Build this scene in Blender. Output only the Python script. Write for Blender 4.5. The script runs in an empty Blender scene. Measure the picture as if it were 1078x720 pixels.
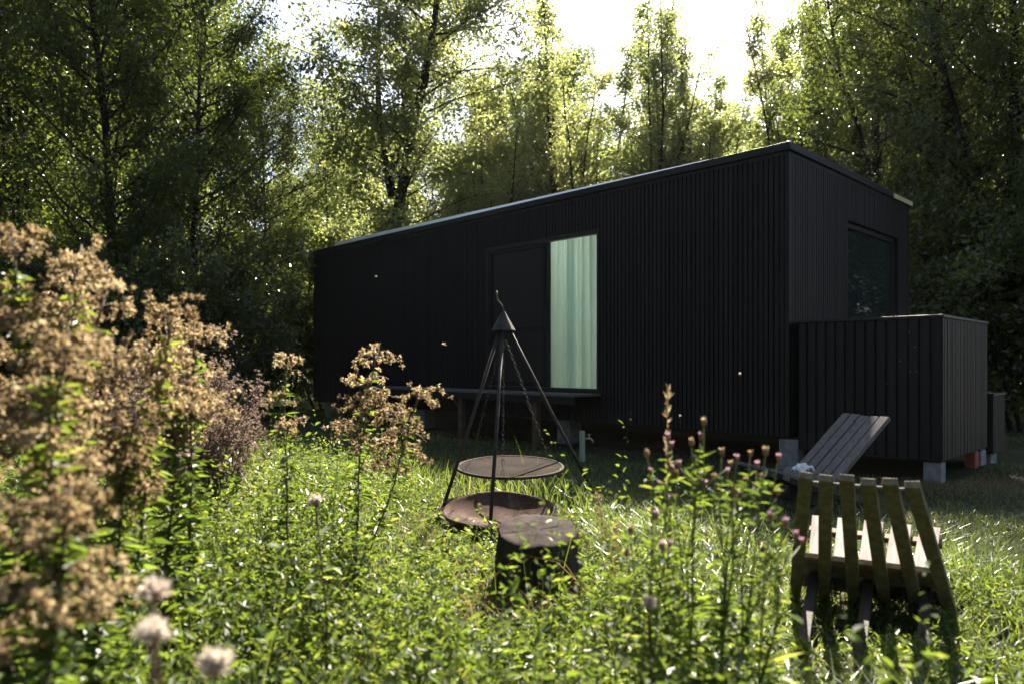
import bpy, math, random
import numpy as np
from mathutils import Vector, Matrix

R = math.radians
sc = bpy.context.scene
col = sc.collection
rng = np.random.default_rng(7)

# ------------------------------------------------------------------ camera model
F, CX, HY, EYE = 747.0, 539.0, 383.0, 1.12
def P(px, py, Y):
    return Vector(((px - CX) / F * Y, Y, EYE + (HY - py) / F * Y))
def G(px, Y):
    return Vector(((px - CX) / F * Y, Y, 0.0))

SUN_AZ, SUN_EL = R(20), R(43.5)
SUN = Vector((math.sin(SUN_AZ) * math.cos(SUN_EL), math.cos(SUN_AZ) * math.cos(SUN_EL), math.sin(SUN_EL)))

# ------------------------------------------------------------------ node helpers
def new_mat(name):
    m = bpy.data.materials.new(name); m.use_nodes = True
    nt = m.node_tree
    for n in list(nt.nodes): nt.nodes.remove(n)
    out = nt.nodes.new('ShaderNodeOutputMaterial')
    return m, nt, out
def N(nt, typ, **kw):
    n = nt.nodes.new(typ)
    for k, v in kw.items():
        if k.startswith('i_'):
            n.inputs[k[2:].replace('_', ' ')].default_value = v
        else:
            setattr(n, k, v)
    return n
def ramp(nt, stops):
    r = nt.nodes.new('ShaderNodeValToRGB')
    el = r.color_ramp.elements
    while len(el) < len(stops): el.new(0.5)
    for e, (p, c) in zip(el, stops):
        e.position = p; e.color = (*c, 1)
    return r
def noise_fac(nt, scale, detail=4, vec=None, rough=0.55, stretch=None, obj=True):
    tc = nt.nodes.new('ShaderNodeTexCoord')
    src = tc.outputs['Object']
    if stretch is not None:
        mp = nt.nodes.new('ShaderNodeMapping'); mp.inputs['Scale'].default_value = stretch
        nt.links.new(src, mp.inputs['Vector']); src = mp.outputs['Vector']
    n = N(nt, 'ShaderNodeTexNoise'); n.inputs['Scale'].default_value = scale
    n.inputs['Detail'].default_value = detail; n.inputs['Roughness'].default_value = rough
    nt.links.new(src, n.inputs['Vector'])
    return n.outputs['Fac']

def plain(name, stops, scale=8, rough=0.6, spec=0.4, metal=0.0, bump=0.0, stretch=None, bscale=None, rough_var=0.0, detail=6):
    m, nt, out = new_mat(name)
    b = N(nt, 'ShaderNodeBsdfPrincipled')
    b.inputs['Roughness'].default_value = rough
    b.inputs['Specular IOR Level'].default_value = spec
    b.inputs['Metallic'].default_value = metal
    f = noise_fac(nt, scale, detail, stretch=stretch)
    r = ramp(nt, stops)
    nt.links.new(f, r.inputs[0]); nt.links.new(r.outputs[0], b.inputs['Base Color'])
    if rough_var:
        mr = N(nt, 'ShaderNodeMapRange')
        mr.inputs['To Min'].default_value = rough - rough_var; mr.inputs['To Max'].default_value = rough + rough_var
        nt.links.new(f, mr.inputs['Value']); nt.links.new(mr.outputs[0], b.inputs['Roughness'])
    if bump:
        f2 = noise_fac(nt, bscale or scale * 3, 6, stretch=stretch)
        bp = N(nt, 'ShaderNodeBump'); bp.inputs['Strength'].default_value = bump; bp.inputs['Distance'].default_value = 0.01
        nt.links.new(f2, bp.inputs['Height']); nt.links.new(bp.outputs[0], b.inputs['Normal'])
    nt.links.new(b.outputs[0], out.inputs[0])
    return m

def leaf_mat(name, stops, trans, tmix=0.45, rough=0.42, spec=0.5, scale_noise=0.6):
    """leaf: glossy diffuse front, light coming through from behind; each leaf its own shade"""
    m, nt, out = new_mat(name)
    b = N(nt, 'ShaderNodeBsdfPrincipled')
    b.inputs['Roughness'].default_value = rough; b.inputs['Specular IOR Level'].default_value = spec
    t = N(nt, 'ShaderNodeBsdfTranslucent')
    geo = N(nt, 'ShaderNodeNewGeometry'); oi = N(nt, 'ShaderNodeObjectInfo')
    f = noise_fac(nt, scale_noise, 2)
    a1 = N(nt, 'ShaderNodeMath', operation='MULTIPLY'); a1.inputs[1].default_value = 0.6
    nt.links.new(geo.outputs['Random Per Island'], a1.inputs[0])
    a2 = N(nt, 'ShaderNodeMath', operation='MULTIPLY_ADD'); a2.inputs[1].default_value = 0.55; 
    nt.links.new(f, a2.inputs[0]); nt.links.new(a1.outputs[0], a2.inputs[2])
    a3 = N(nt, 'ShaderNodeMath', operation='MULTIPLY_ADD'); a3.inputs[1].default_value = 0.25
    nt.links.new(oi.outputs['Random'], a3.inputs[0]); nt.links.new(a2.outputs[0], a3.inputs[2])
    a4 = N(nt, 'ShaderNodeMath', operation='SUBTRACT'); a4.inputs[1].default_value = 0.2
    nt.links.new(a3.outputs[0], a4.inputs[0])
    r = ramp(nt, stops); nt.links.new(a4.outputs[0], r.inputs[0])
    nt.links.new(r.outputs[0], b.inputs['Base Color'])
    r2 = ramp(nt, trans); nt.links.new(a4.outputs[0], r2.inputs[0])
    nt.links.new(r2.outputs[0], t.inputs['Color'])
    mx = N(nt, 'ShaderNodeMixShader'); mx.inputs[0].default_value = tmix
    nt.links.new(b.outputs[0], mx.inputs[1]); nt.links.new(t.outputs[0], mx.inputs[2])
    nt.links.new(mx.outputs[0], out.inputs[0])
    return m

M = {}
M['leaf_dark'] = leaf_mat('leaf_dark', [(0, (.022, .034, .012)), (.5, (.040, .062, .018)), (1, (.075, .095, .028))],
                          [(0, (.08, .125, .018)), (.6, (.21, .27, .040)), (1, (.38, .40, .075))], .40, .34, .5)
M['leaf_gloss'] = leaf_mat('leaf_gloss', [(0, (.022, .034, .013)), (.5, (.040, .058, .020)), (1, (.080, .095, .034))],
                          [(0, (.10, .145, .024)), (.6, (.25, .31, .05)), (1, (.44, .45, .11))], .40, .26, .8)
M['leaf_light'] = leaf_mat('leaf_light', [(0, (.040, .060, .018)), (.5, (.062, .092, .026)), (1, (.11, .13, .04))],
                           [(0, (.22, .27, .08)), (.6, (.38, .43, .13)), (1, (.55, .54, .21))], .5, .36, .5)
M['leaf_weed'] = leaf_mat('leaf_weed', [(0, (.022, .042, .012)), (.5, (.042, .072, .018)), (1, (.10, .12, .035))],
                          [(0, (.07, .13, .014)), (.6, (.19, .26, .03)), (1, (.42, .40, .07))], .5, .42, .4, 3)
M['grass'] = leaf_mat('grass', [(0, (.035, .058, .014)), (.5, (.055, .092, .022)), (.88, (.10, .125, .036)), (1, (.18, .16, .065))],
                      [(0, (.08, .13, .02)), (.6, (.18, .245, .035)), (1, (.36, .37, .085))], .45, .33, .6, 2)
M['drygrass'] = leaf_mat('drygrass', [(0, (.12, .08, .04)), (.5, (.20, .14, .07)), (1, (.30, .23, .12))],
                         [(0, (.20, .13, .06)), (1, (.38, .27, .13))], .35, .6, .3, 3)
M['tuft'] = leaf_mat('tuft', [(0, (.045, .030, .019)), (.5, (.165, .12, .075)), (1, (.54, .44, .31))],
                     [(0, (.13, .088, .044)), (.5, (.38, .28, .14)), (1, (.85, .72, .45))], .5, .7, .2, 5)
M['tuft_grey'] = leaf_mat('tuft_grey', [(0, (.07, .05, .042)), (.5, (.14, .105, .085)), (1, (.26, .21, .18))],
                     [(0, (.14, .09, .07)), (1, (.40, .31, .24))], .45, .7, .2, 5)
M['fluff'] = leaf_mat('fluff', [(0, (.60, .53, .47)), (1, (.68, .62, .56))], [(0, (.55, .47, .40)), (1, (.70, .63, .56))], .5, .8, .2, 5)
M['pink'] = leaf_mat('pink', [(0, (.34, .20, .28)), (1, (.55, .36, .46))], [(0, (.4, .22, .32)), (1, (.6, .4, .5))], .45, .7, .2, 5)
M['bud'] = plain('bud', [(.3, (.14, .075, .045)), (.7, (.28, .16, .09))], 60, .7, .3)
M['stem_green'] = plain('stem_green', [(.3, (.05, .075, .018)), (.7, (.10, .12, .03))], 10, .5, .4)
M['stem_brown'] = plain('stem_brown', [(.3, (.05, .032, .02)), (.7, (.11, .07, .042))], 10, .7, .3)
M['bark'] = plain('bark', [(.3, (.020, .016, .012)), (.7, (.055, .046, .037))], 5, .95, .1, bump=.6, stretch=(1, 1, .25))
M['black_wood'] = plain('black_wood', [(.3, (.0050, .0040, .0050)), (.7, (.0088, .0072, .0090))], 7, .52, .26, bump=.08, stretch=(3, 3, .3), rough_var=.08)
def board_variation(m):
    nt = m.node_tree; b = [n for n in nt.nodes if n.type == 'BSDF_PRINCIPLED'][0]
    lk = b.inputs['Base Color'].links[0]; src = lk.from_socket
    g = N(nt, 'ShaderNodeNewGeometry'); mr = N(nt, 'ShaderNodeMapRange'); mr.inputs['To Min'].default_value = .65; mr.inputs['To Max'].default_value = 1.5
    nt.links.new(g.outputs['Random Per Island'], mr.inputs['Value'])
    mx = N(nt, 'ShaderNodeVectorMath', operation='SCALE'); nt.links.new(src, mx.inputs[0]); nt.links.new(mr.outputs[0], mx.inputs['Scale'])
    tc = N(nt, 'ShaderNodeTexCoord'); sp_ = N(nt, 'ShaderNodeSeparateXYZ'); nt.links.new(tc.outputs['Object'], sp_.inputs[0])
    md = N(nt, 'ShaderNodeMapRange'); md.inputs['From Min'].default_value = .85; md.inputs['From Max'].default_value = .25; md.inputs['To Max'].default_value = .55
    nt.links.new(sp_.outputs['Z'], md.inputs['Value'])
    ml = N(nt, 'ShaderNodeMath', operation='MULTIPLY'); nt.links.new(md.outputs[0], ml.inputs[0]); nt.links.new(noise_fac(nt, 9, 6), ml.inputs[1])
    dm = N(nt, 'ShaderNodeMix', data_type='RGBA'); nt.links.new(ml.outputs[0], dm.inputs[0]); nt.links.new(mx.outputs[0], dm.inputs[6]); dm.inputs[7].default_value = (.045, .037, .027, 1)
    nt.links.new(dm.outputs[2], b.inputs['Base Color'])
board_variation(M['black_wood'])
M['black_metal'] = plain('black_metal', [(.3, (.0052, .0046, .0052)), (.7, (.0085, .0076, .0084))], 3, .42, .34, rough_var=.06)
M['interior'] = plain('interior', [(.3, (.03, .025, .02)), (.7, (.045, .036, .03))], 4, .7, .3)
def mat_frosted():
    m, nt, out = new_mat('added_skylight_frosted')
    t = N(nt, 'ShaderNodeBsdfTranslucent'); t.inputs[0].default_value = (.8, .82, .8, 1)
    nt.links.new(t.outputs[0], out.inputs[0]); return m
M['frosted'] = mat_frosted()  # spreads sun through the added skylight onto the curtain
M['bounce_plywood'] = plain('bounce_plywood', [(.3, (.55, .44, .30)), (.7, (.66, .54, .38))], 3, .55, .3, stretch=(1, 1, .3))  # pale interior wood added to bounce daylight onto the curtain
M['zinc'] = plain('zinc', [(.3, (.62, .64, .66)), (.7, (.74, .75, .76))], 2, .38, .5, metal=.6, rough_var=.06)
M['pale_trim'] = plain('pale_trim', [(.3, (.42, .40, .20)), (.7, (.55, .52, .28))], 6, .6, .3)
M['deck_wood'] = plain('deck_wood', [(.25, (.06, .055, .052)), (.75, (.14, .128, .12))], 9, .7, .3, bump=.25, stretch=(.15, 3, 3))
M['chair_wood'] = plain('chair_wood', [(.2, (.07, .056, .034)), (.5, (.135, .112, .068)), (.8, (.22, .19, .13))], 7, .75, .2, bump=.35, stretch=(5, 5, .45))
M['chair_grey'] = plain('chair_grey', [(.2, (.06, .053, .05)), (.5, (.11, .10, .096)), (.8, (.18, .168, .16))], 7, .6, .35, bump=.35, stretch=(5, 5, .45))
M['chair_shade_wood'] = plain('chair_shade_wood', [(.2, (.016, .013, .010)), (.8, (.036, .03, .022))], 7, .7, .3, bump=.35, stretch=(5, 5, .45))  # shade under the seat put into a darkened wood colour
M['seat_wood'] = plain('seat_wood', [(.2, (.085, .075, .066)), (.5, (.20, .18, .165)), (.8, (.32, .30, .275))], 7, .8, .1, bump=.25, stretch=(5, .5, .5))
M['iron'] = plain('iron', [(.3, (.016, .014, .013)), (.7, (.045, .038, .034))], 22, .65, .4, metal=.3, bump=.15)
M['rust'] = plain('rust', [(.25, (.040, .022, .016)), (.5, (.085, .050, .036)), (.72, (.17, .12, .10))], 7, .85, .15, metal=.0, bump=.5)
M['grate'] = plain('grate', [(.3, (.034, .026, .021)), (.6, (.062, .048, .040)), (.72, (.13, .06, .04))], 5, .85, .1, metal=.0)
M['concrete'] = plain('concrete', [(.3, (.13, .13, .13)), (.7, (.28, .28, .28))], 14, .9, .2, bump=.3)
M['red_brick'] = plain('red_brick', [(.3, (.22, .06, .04)), (.7, (.34, .11, .07))], 14, .9, .2, bump=.3)
M['post_wood'] = plain('post_wood', [(.3, (.20, .22, .17)), (.7, (.36, .38, .30))], 9, .8, .25, bump=.3, stretch=(4, 4, .4))
M['brass'] = plain('brass', [(.3, (.35, .30, .2)), (.7, (.5, .43, .3))], 9, .35, .5, metal=.9)
M['cloth'] = plain('cloth', [(.3, (.62, .66, .70)), (.7, (.78, .80, .82))], 20, .9, .2, bump=.2)
M['insect'] = plain('insect', [(.3, (.10, .06, .035)), (.7, (.22, .15, .09))], 60, .6, .3)
M['wing'] = leaf_mat('wing', [(0, (.30, .22, .16)), (1, (.5, .4, .32))], [(0, (.4, .3, .2)), (1, (.6, .5, .4))], .5, .5, .3, 9)

def mat_ground():
    m, nt, out = new_mat('ground_soil')
    b = N(nt, 'ShaderNodeBsdfPrincipled'); b.inputs['Roughness'].default_value = .95; b.inputs['Specular IOR Level'].default_value = .15
    f = noise_fac(nt, .9, 5); f2 = noise_fac(nt, 14, 5)
    r1 = ramp(nt, [(.35, (.030, .040, .014)), (.55, (.055, .052, .026)), (.72, (.10, .080, .052))])
    r2 = ramp(nt, [(.3, (.35, .35, .35)), (.7, (1.1, 1.05, 1.0))])
    nt.links.new(f, r1.inputs[0]); nt.links.new(f2, r2.inputs[0])
    mx = N(nt, 'ShaderNodeMix', data_type='RGBA', blend_type='MULTIPLY'); mx.inputs[0].default_value = .8
    nt.links.new(r1.outputs[0], mx.inputs[6]); nt.links.new(r2.outputs[0], mx.inputs[7])
    nt.links.new(mx.outputs[2], b.inputs['Base Color'])
    bp = N(nt, 'ShaderNodeBump'); bp.inputs['Strength'].default_value = .7; bp.inputs['Distance'].default_value = .03
    nt.links.new(f2, bp.inputs['Height']); nt.links.new(bp.outputs[0], b.inputs['Normal'])
    nt.links.new(b.outputs[0], out.inputs[0])
    return m
M['ground'] = mat_ground()

def mat_glass():
    m, nt, out = new_mat('window_glass')
    tr = N(nt, 'ShaderNodeBsdfTransparent'); tr.inputs[0].default_value = (.93, .96, .95, 1)
    gl = N(nt, 'ShaderNodeBsdfGlossy'); gl.inputs['Roughness'].default_value = .0
    fr = N(nt, 'ShaderNodeFresnel'); geo = N(nt, 'ShaderNodeNewGeometry')
    io = N(nt, 'ShaderNodeMapRange'); io.inputs['To Min'].default_value = 1.5; io.inputs['To Max'].default_value = 1/1.5
    nt.links.new(geo.outputs['Backfacing'], io.inputs['Value']); nt.links.new(io.outputs[0], fr.inputs[0])
    mx = N(nt, 'ShaderNodeMixShader')
    nt.links.new(fr.outputs[0], mx.inputs[0]); nt.links.new(tr.outputs[0], mx.inputs[1]); nt.links.new(gl.outputs[0], mx.inputs[2])
    nt.links.new(mx.outputs[0], out.inputs[0])
    return m
M['glass'] = mat_glass()
def mat_tinted():
    m, nt, out = new_mat('tinted_glass')
    d = N(nt, 'ShaderNodeBsdfPrincipled'); d.inputs['Base Color'].default_value = (.018, .026, .025, 1); d.inputs['Roughness'].default_value = .03; d.inputs['Specular IOR Level'].default_value = .5
    nt.links.new(d.outputs[0], out.inputs[0]); return m
M['tinted'] = mat_tinted()

def mat_curtain():
    m, nt, out = new_mat('curtain_cloth')
    d = N(nt, 'ShaderNodeBsdfDiffuse'); t = N(nt, 'ShaderNodeBsdfTranslucent')
    f = noise_fac(nt, 5, 3)
    r = ramp(nt, [(.3, (.70, .90, .87)), (.7, (.74, .93, .90))])
    nt.links.new(f, r.inputs[0]); nt.links.new(r.outputs[0], d.inputs[0]); nt.links.new(r.outputs[0], t.inputs[0])
    mx = N(nt, 'ShaderNodeMixShader'); mx.inputs[0].default_value = .45
    nt.links.new(d.outputs[0], mx.inputs[1]); nt.links.new(t.outputs[0], mx.inputs[2]); nt.links.new(mx.outputs[0], out.inputs[0])
    return m
M['curtain'] = mat_curtain()

def mat_endgrain():
    m, nt, out = new_mat('stump_top_wood')
    b = N(nt, 'ShaderNodeBsdfPrincipled'); b.inputs['Roughness'].default_value = .95; b.inputs['Specular IOR Level'].default_value = .06
    tc = N(nt, 'ShaderNodeTexCoord')
    w = N(nt, 'ShaderNodeTexWave', wave_type='RINGS', rings_direction='Z'); w.inputs['Scale'].default_value = 26
    w.inputs['Distortion'].default_value = 2.5; w.inputs['Detail'].default_value = 3
    nt.links.new(tc.outputs['Object'], w.inputs['Vector'])
    f = noise_fac(nt, 9, 5)
    r1 = ramp(nt, [(0, (.028, .0245, .0228)), (1, (.060, .052, .048))]); nt.links.new(w.outputs['Fac'], r1.inputs[0])
    r2 = ramp(nt, [(.36, (.35, .33, .32)), (.62, (1.2, 1.12, 1.08))]); nt.links.new(f, r2.inputs[0])
    mx = N(nt, 'ShaderNodeMix', data_type='RGBA', blend_type='MULTIPLY'); mx.inputs[0].default_value = 1
    nt.links.new(r1.outputs[0], mx.inputs[6]); nt.links.new(r2.outputs[0], mx.inputs[7]); nt.links.new(mx.outputs[2], b.inputs['Base Color'])
    bp = N(nt, 'ShaderNodeBump'); bp.inputs['Strength'].default_value = .35; bp.inputs['Distance'].default_value = .008
    nt.links.new(f, bp.inputs['Height']); nt.links.new(bp.outputs[0], b.inputs['Normal'])
    nt.links.new(b.outputs[0], out.inputs[0])
    return m
M['endgrain'] = mat_endgrain()

# ------------------------------------------------------------------ mesh helpers
class MB:
    def __init__(s): s.v = []; s.f = []; s.n = 0; s.mi = []
    def add(s, verts, faces, mi=0):
        verts = np.asarray(verts, float).reshape(-1, 3)
        faces = np.asarray(faces, int)
        s.v.append(verts); s.f.append(faces + s.n); s.mi.append((mi, len(faces))); s.n += len(verts)
    def box(s, lo, hi, mat=None, mi=0):
        x0, y0, z0 = lo; x1, y1, z1 = hi
        v = np.array([(x0,y0,z0),(x1,y0,z0),(x1,y1,z0),(x0,y1,z0),(x0,y0,z1),(x1,y0,z1),(x1,y1,z1),(x0,y1,z1)], float)
        if mat is not None:
            v = np.array([mat @ Vector(p) for p in v])
        s.add(v, [(0,3,2,1),(4,5,6,7),(0,1,5,4),(1,2,6,5),(2,3,7,6),(3,0,4,7)], mi)
    def bar(s, a, b, w, t, side=(1, 0, 0), mi=0, w2=None):
        """rectangular bar from a to b, w wide along side, t thick"""
        a = Vector(a); b = Vector(b); d = (b - a).normalized()
        sd = Vector(side); sd = (sd - d * sd.dot(d)).normalized(); n = d.cross(sd)
        w2 = w if w2 is None else w2
        vs = []
        for p, ww in ((a, w), (b, w2)):
            for i, j in ((-1,-1),(1,-1),(1,1),(-1,1)):
                vs.append(p + sd * i * ww / 2 + n * j * t / 2)
        s.add(vs, [(0,3,2,1),(4,5,6,7),(0,1,5,4),(1,2,6,5),(2,3,7,6),(3,0,4,7)], mi)
    def tube(s, pts, rad, k=6, cap=True, mi=0):
        pts = np.asarray([tuple(p) for p in pts], float); rad = np.broadcast_to(np.asarray(rad, float), (len(pts),))
        d = np.gradient(pts, axis=0); d /= np.linalg.norm(d, axis=1)[:, None] + 1e-9
        ref = np.array((0, 0, 1.)) if abs(d[:, 2]).mean() < .85 else np.array((1., 0, 0))
        u = np.cross(d, ref); u /= np.linalg.norm(u, axis=1)[:, None] + 1e-9
        w = np.cross(d, u)
        a = np.arange(k) * 2 * np.pi / k
        ring = pts[:, None] + rad[:, None, None] * (np.cos(a)[None, :, None] * u[:, None] + np.sin(a)[None, :, None] * w[:, None])
        n = len(pts); i = np.arange(n - 1)[:, None] * k; j = np.arange(k)[None]; j2 = (j + 1) % k
        f = np.stack([i + j, i + j2, i + k + j2, i + k + j], -1).reshape(-1, 4)
        s.add(ring.reshape(-1, 3), f, mi)
        if cap:
            base = s.n - n * k
            s.f.append(np.array([[base + (n - 1) * k + q for q in range(k)]])); s.mi.append((mi, 1))
            s.f.append(np.array([[base + q for q in range(k)][::-1]])); s.mi.append((mi, 1))
    def leaves(s, p, d, nrm, L, W, droop=.1, fold=.12, six=False, mi=0):
        p = np.asarray(p, float); d = np.asarray(d, float); n = len(p)
        if n == 0: return
        d = d / (np.linalg.norm(d, axis=1)[:, None] + 1e-9)
        sd = np.cross(d, nrm); sd /= np.linalg.norm(sd, axis=1)[:, None] + 1e-9
        nn = np.cross(sd, d)
        L = np.broadcast_to(np.asarray(L, float), (n,))[:, None]; W = np.broadcast_to(np.asarray(W, float), (n,))[:, None]
        i = np.arange(n)[:, None]
        if not six:
            v = np.stack([p, p + d*L*.45 + sd*W*.5 + nn*W*fold, p + d*L - nn*L*droop, p + d*L*.45 - sd*W*.5 + nn*W*fold], 1)
            f = np.concatenate([i*4 + np.array([[0, 1, 2]]), i*4 + np.array([[0, 2, 3]])], 0)
        else:
            v = np.stack([p, p + d*L*.25 + sd*W*.42 + nn*W*fold, p + d*L*.6 + sd*W*.45 + nn*(W*fold - L*droop*.3),
                          p + d*L - nn*L*droop, p + d*L*.6 - sd*W*.45 + nn*(W*fold - L*droop*.3), p + d*L*.25 - sd*W*.42 + nn*W*fold], 1)
            f = np.concatenate([i*6 + np.array([[0, 1, 2, 3]]), i*6 + np.array([[0, 3, 4, 5]])], 0)
        s.add(v.reshape(-1, 3), f, mi)
    def blades(s, p, lean, h, w, bend, face, levels=4, mi=0):
        """grass blades: p base, lean unit horizontal dir, h length, w width, bend 0..1.5"""
        n = len(p); t = np.linspace(0, 1, levels)
        pts = []
        ang0 = .12
        # integrate a curving blade
        seg = 1.0 / (levels - 1)
        hx = np.zeros(n); hz = np.zeros(n)
        side = np.stack([-np.sin(face), np.cos(face), np.zeros(n)], 1)
        out = []
        for q in range(levels):
            c = p + lean * (hx * h)[:, None] + np.array((0, 0, 1.))[None] * (hz * h)[:, None]
            ww = w * (1 - .92 * t[q] ** 1.6) * .5
            out += [c - side * ww[:, None], c + side * ww[:, None]]
            th = ang0 + bend * (t[q] + seg * .5)
            hx = hx + np.sin(th) * seg; hz = hz + np.cos(th) * seg
        v = np.stack(out, 1).reshape(-1, 3)
        k = levels * 2; i = np.arange(n)[:, None] * k
        f = np.concatenate([i + np.array([[2*q, 2*q+1, 2*q+3, 2*q+2]]) for q in range(levels - 1)], 0)
        s.add(v, f, mi)
    def mesh(s, name, mats, smooth=False):
        me = bpy.data.meshes.new(name)
        V = np.concatenate(s.v) if s.v else np.zeros((0, 3))
        me.vertices.add(len(V)); me.vertices.foreach_set('co', V.ravel())
        loops = np.concatenate([f.ravel() for f in s.f]); tot = np.concatenate([np.full(len(f), f.shape[1]) for f in s.f])
        start = np.concatenate([[0], np.cumsum(tot)[:-1]])
        me.loops.add(len(loops)); me.loops.foreach_set('vertex_index', loops.astype(np.int32))
        me.polygons.add(len(tot)); me.polygons.foreach_set('loop_start', start.astype(np.int32))
        me.polygons.foreach_set('loop_total', tot.astype(np.int32))
        mi = np.concatenate([np.full(c, m) for m, c in s.mi])
        me.polygons.foreach_set('material_index', mi.astype(np.int32))
        me.polygons.foreach_set('use_smooth', np.full(len(tot), smooth))
        me.update(calc_edges=True); me.validate()
        for m in (mats if isinstance(mats, (list, tuple)) else [mats]): me.materials.append(m)
        return me
    def build(s, name, mats, parent=None, smooth=False, bevel=0):
        return link(name, s.mesh(name, mats, smooth), parent, bevel)

def link(name, me, parent=None, bevel=0):
    o = bpy.data.objects.new(name, me); col.objects.link(o)
    if parent is not None: o.parent = parent
    if bevel:
        b = o.modifiers.new('bevel', 'BEVEL'); b.width = bevel; b.segments = 2; b.limit_method = 'ANGLE'
    return o
def tag(o, label=None, cat=None, group=None, kind=None):
    if label: o['label'] = label
    if cat: o['category'] = cat
    if group: o['group'] = group
    if kind: o['kind'] = kind
    return o
def thing(name, loc, label, cat, rz=0.0, group=None, scale=None):
    o = bpy.data.objects.new(name, None); col.objects.link(o)
    o.empty_display_size = .1
    o.location = loc; o.rotation_euler = (0, 0, rz)
    if scale is not None: o.scale = (scale if hasattr(scale, '__len__') else (scale,) * 3)
    return tag(o, label, cat, group)
def copy_thing(o, loc, rz, label, scale=None):
    c = o.copy(); col.objects.link(c); c.location = loc; c.rotation_euler = (0, 0, rz); c['label'] = label
    if scale is not None: c.scale = (scale,) * 3
    for ch in list(o.children):
        d = ch.copy(); col.objects.link(d); d.parent = c
        for g in list(ch.children):
            e = g.copy(); col.objects.link(e); e.parent = d
    return c
def unit(n, r):
    v = r.normal(size=(n, 3)); return v / np.linalg.norm(v, axis=1)[:, None]

# ------------------------------------------------------------------ world, sun, camera
w = bpy.data.worlds.new('World'); sc.world = w; w.use_nodes = True
wn = w.node_tree; bg = wn.nodes['Background']
sky = wn.nodes.new('ShaderNodeTexSky'); sky.sky_type = 'NISHITA'; sky.sun_disc = False
sky.sun_elevation = SUN_EL; sky.sun_rotation = SUN_AZ
sky.dust_density = 2.5; sky.air_density = 1.0; sky.ozone_density = 1.0
wn.links.new(sky.outputs[0], bg.inputs[0]); bg.inputs[1].default_value = 0.05
sl = bpy.data.lights.new('sun', 'SUN'); sl.energy = 5.0; sl.angle = R(.53); sl.color = (1, .90, .76)
so = bpy.data.objects.new('sun', sl); col.objects.link(so)
so.rotation_euler = SUN.to_track_quat('Z', 'Y').to_euler(); so.location = (4, 12, 30)

cam = bpy.data.cameras.new('camera'); co = bpy.data.objects.new('camera', cam); col.objects.link(co)
co.location = (0, 0, EYE); co.rotation_euler = (R(90), 0, 0)
cam.sensor_width = 36; cam.lens = F / 1078 * 36; cam.shift_y = (HY - 360) / 1078; cam.clip_end = 3000; cam.clip_start = .05
cam.dof.use_dof = True; cam.dof.focus_distance = 6.0; cam.dof.aperture_fstop = 2.0; cam.dof.aperture_blades = 9
sc.camera = co
sc.view_settings.view_transform = 'Standard'; sc.view_settings.look = 'None'; sc.view_settings.exposure = 2.5; sc.view_settings.gamma = 1
sc.cycles.max_bounces = 8; sc.cycles.diffuse_bounces = 3; sc.cycles.glossy_bounces = 3; sc.cycles.transmission_bounces = 5
sc.cycles.transparent_max_bounces = 8; sc.cycles.sample_clamp_indirect = 6; sc.cycles.caustics_reflective = False; sc.cycles.caustics_refractive = False
sc.cycles.use_denoising = True
sc.cycles.use_adaptive_sampling = True; sc.cycles.adaptive_threshold = .01

# ------------------------------------------------------------------ ground
def gz(x, y):
    return .03 * np.sin(x * 1.3 + 1) * np.cos(y * .9) + .02 * np.sin(x * 3.1 + y * 2.3)
def ground():
    mb = MB()
    xs = np.concatenate([[-500, -200, -80, -40, -25], np.linspace(-16, 16, 129), [25, 40, 80, 200, 500]])
    ys = np.concatenate([[-300, -100, -40, -15, -5], np.linspace(0, 26, 105), [32, 45, 80, 200, 800]])
    X, Y = np.meshgrid(xs, ys); Z = gz(X, Y) * np.exp(-((np.hypot(X, Y - 8) / 14) ** 4))
    v = np.stack([X, Y, Z], -1).reshape(-1, 3); nx = len(xs)
    i = np.arange(len(ys) - 1)[:, None] * nx; j = np.arange(nx - 1)[None]
    f = np.stack([i + j, i + j + 1, i + nx + j + 1, i + nx + j], -1).reshape(-1, 4)
    mb.add(v, f)
    tag(mb.build('ground', M['ground'], smooth=True), kind='structure')
ground()

# ------------------------------------------------------------------ cabin
C0 = Vector((2.94, 7.54, 0)); TH = math.atan2(-.718, .696)
def cabin_pt(x, y, z=0):
    return C0 + Matrix.Rotation(TH, 3, 'Z') @ Vector((x, y, z))
LEN, DEP, ZB, ZT = 10.2, 3.9, .37, 3.47
DX0, DX1, DZ0, DZ1 = -4.79, -2.56, .74, 2.90      # sliding door opening
WY0, WY1, WZ0, WZ1 = 1.62, 3.42, 1.15, 2.87       # end window opening
cab = thing('cabin', C0, 'long flat roofed cabin clad in vertical black battens', 'cabin', TH)
T = .12
mb = MB()   # shell
mb.box((-LEN, .03, ZB), (DX0, T, ZT - .12)); mb.box((DX1, .03, ZB), (-.03, T, ZT - .12))
mb.box((DX0, .03, ZB), (DX1, T, DZ0)); mb.box((DX0, .03, DZ1), (DX1, T, ZT - .12))
mb.box((-T, T, ZB), (-.03, WY0, ZT - .12)); mb.box((-T, WY1, ZB), (-.03, DEP, ZT - .12))
mb.box((-T, WY0, ZB), (-.03, WY1, WZ0)); mb.box((-T, WY0, WZ1), (-.03, WY1, ZT - .12))
RX0, RX1, RZ0, RZ1 = -5.0, -3.4, .75, 3.0
mb.box((-LEN, DEP - T, ZB), (RX0, DEP, ZT - .12)); mb.box((RX1, DEP - T, ZB), (-T, DEP, ZT - .12)); mb.box((RX0, DEP - T, ZB), (RX1, DEP, RZ0)); mb.box((RX0, DEP - T, RZ1), (RX1, DEP, ZT - .12)); mb.box((-LEN, T, ZB), (-LEN + T, DEP - T, ZT - .12))
mb.build('wall', M['black_wood'], cab)
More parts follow.
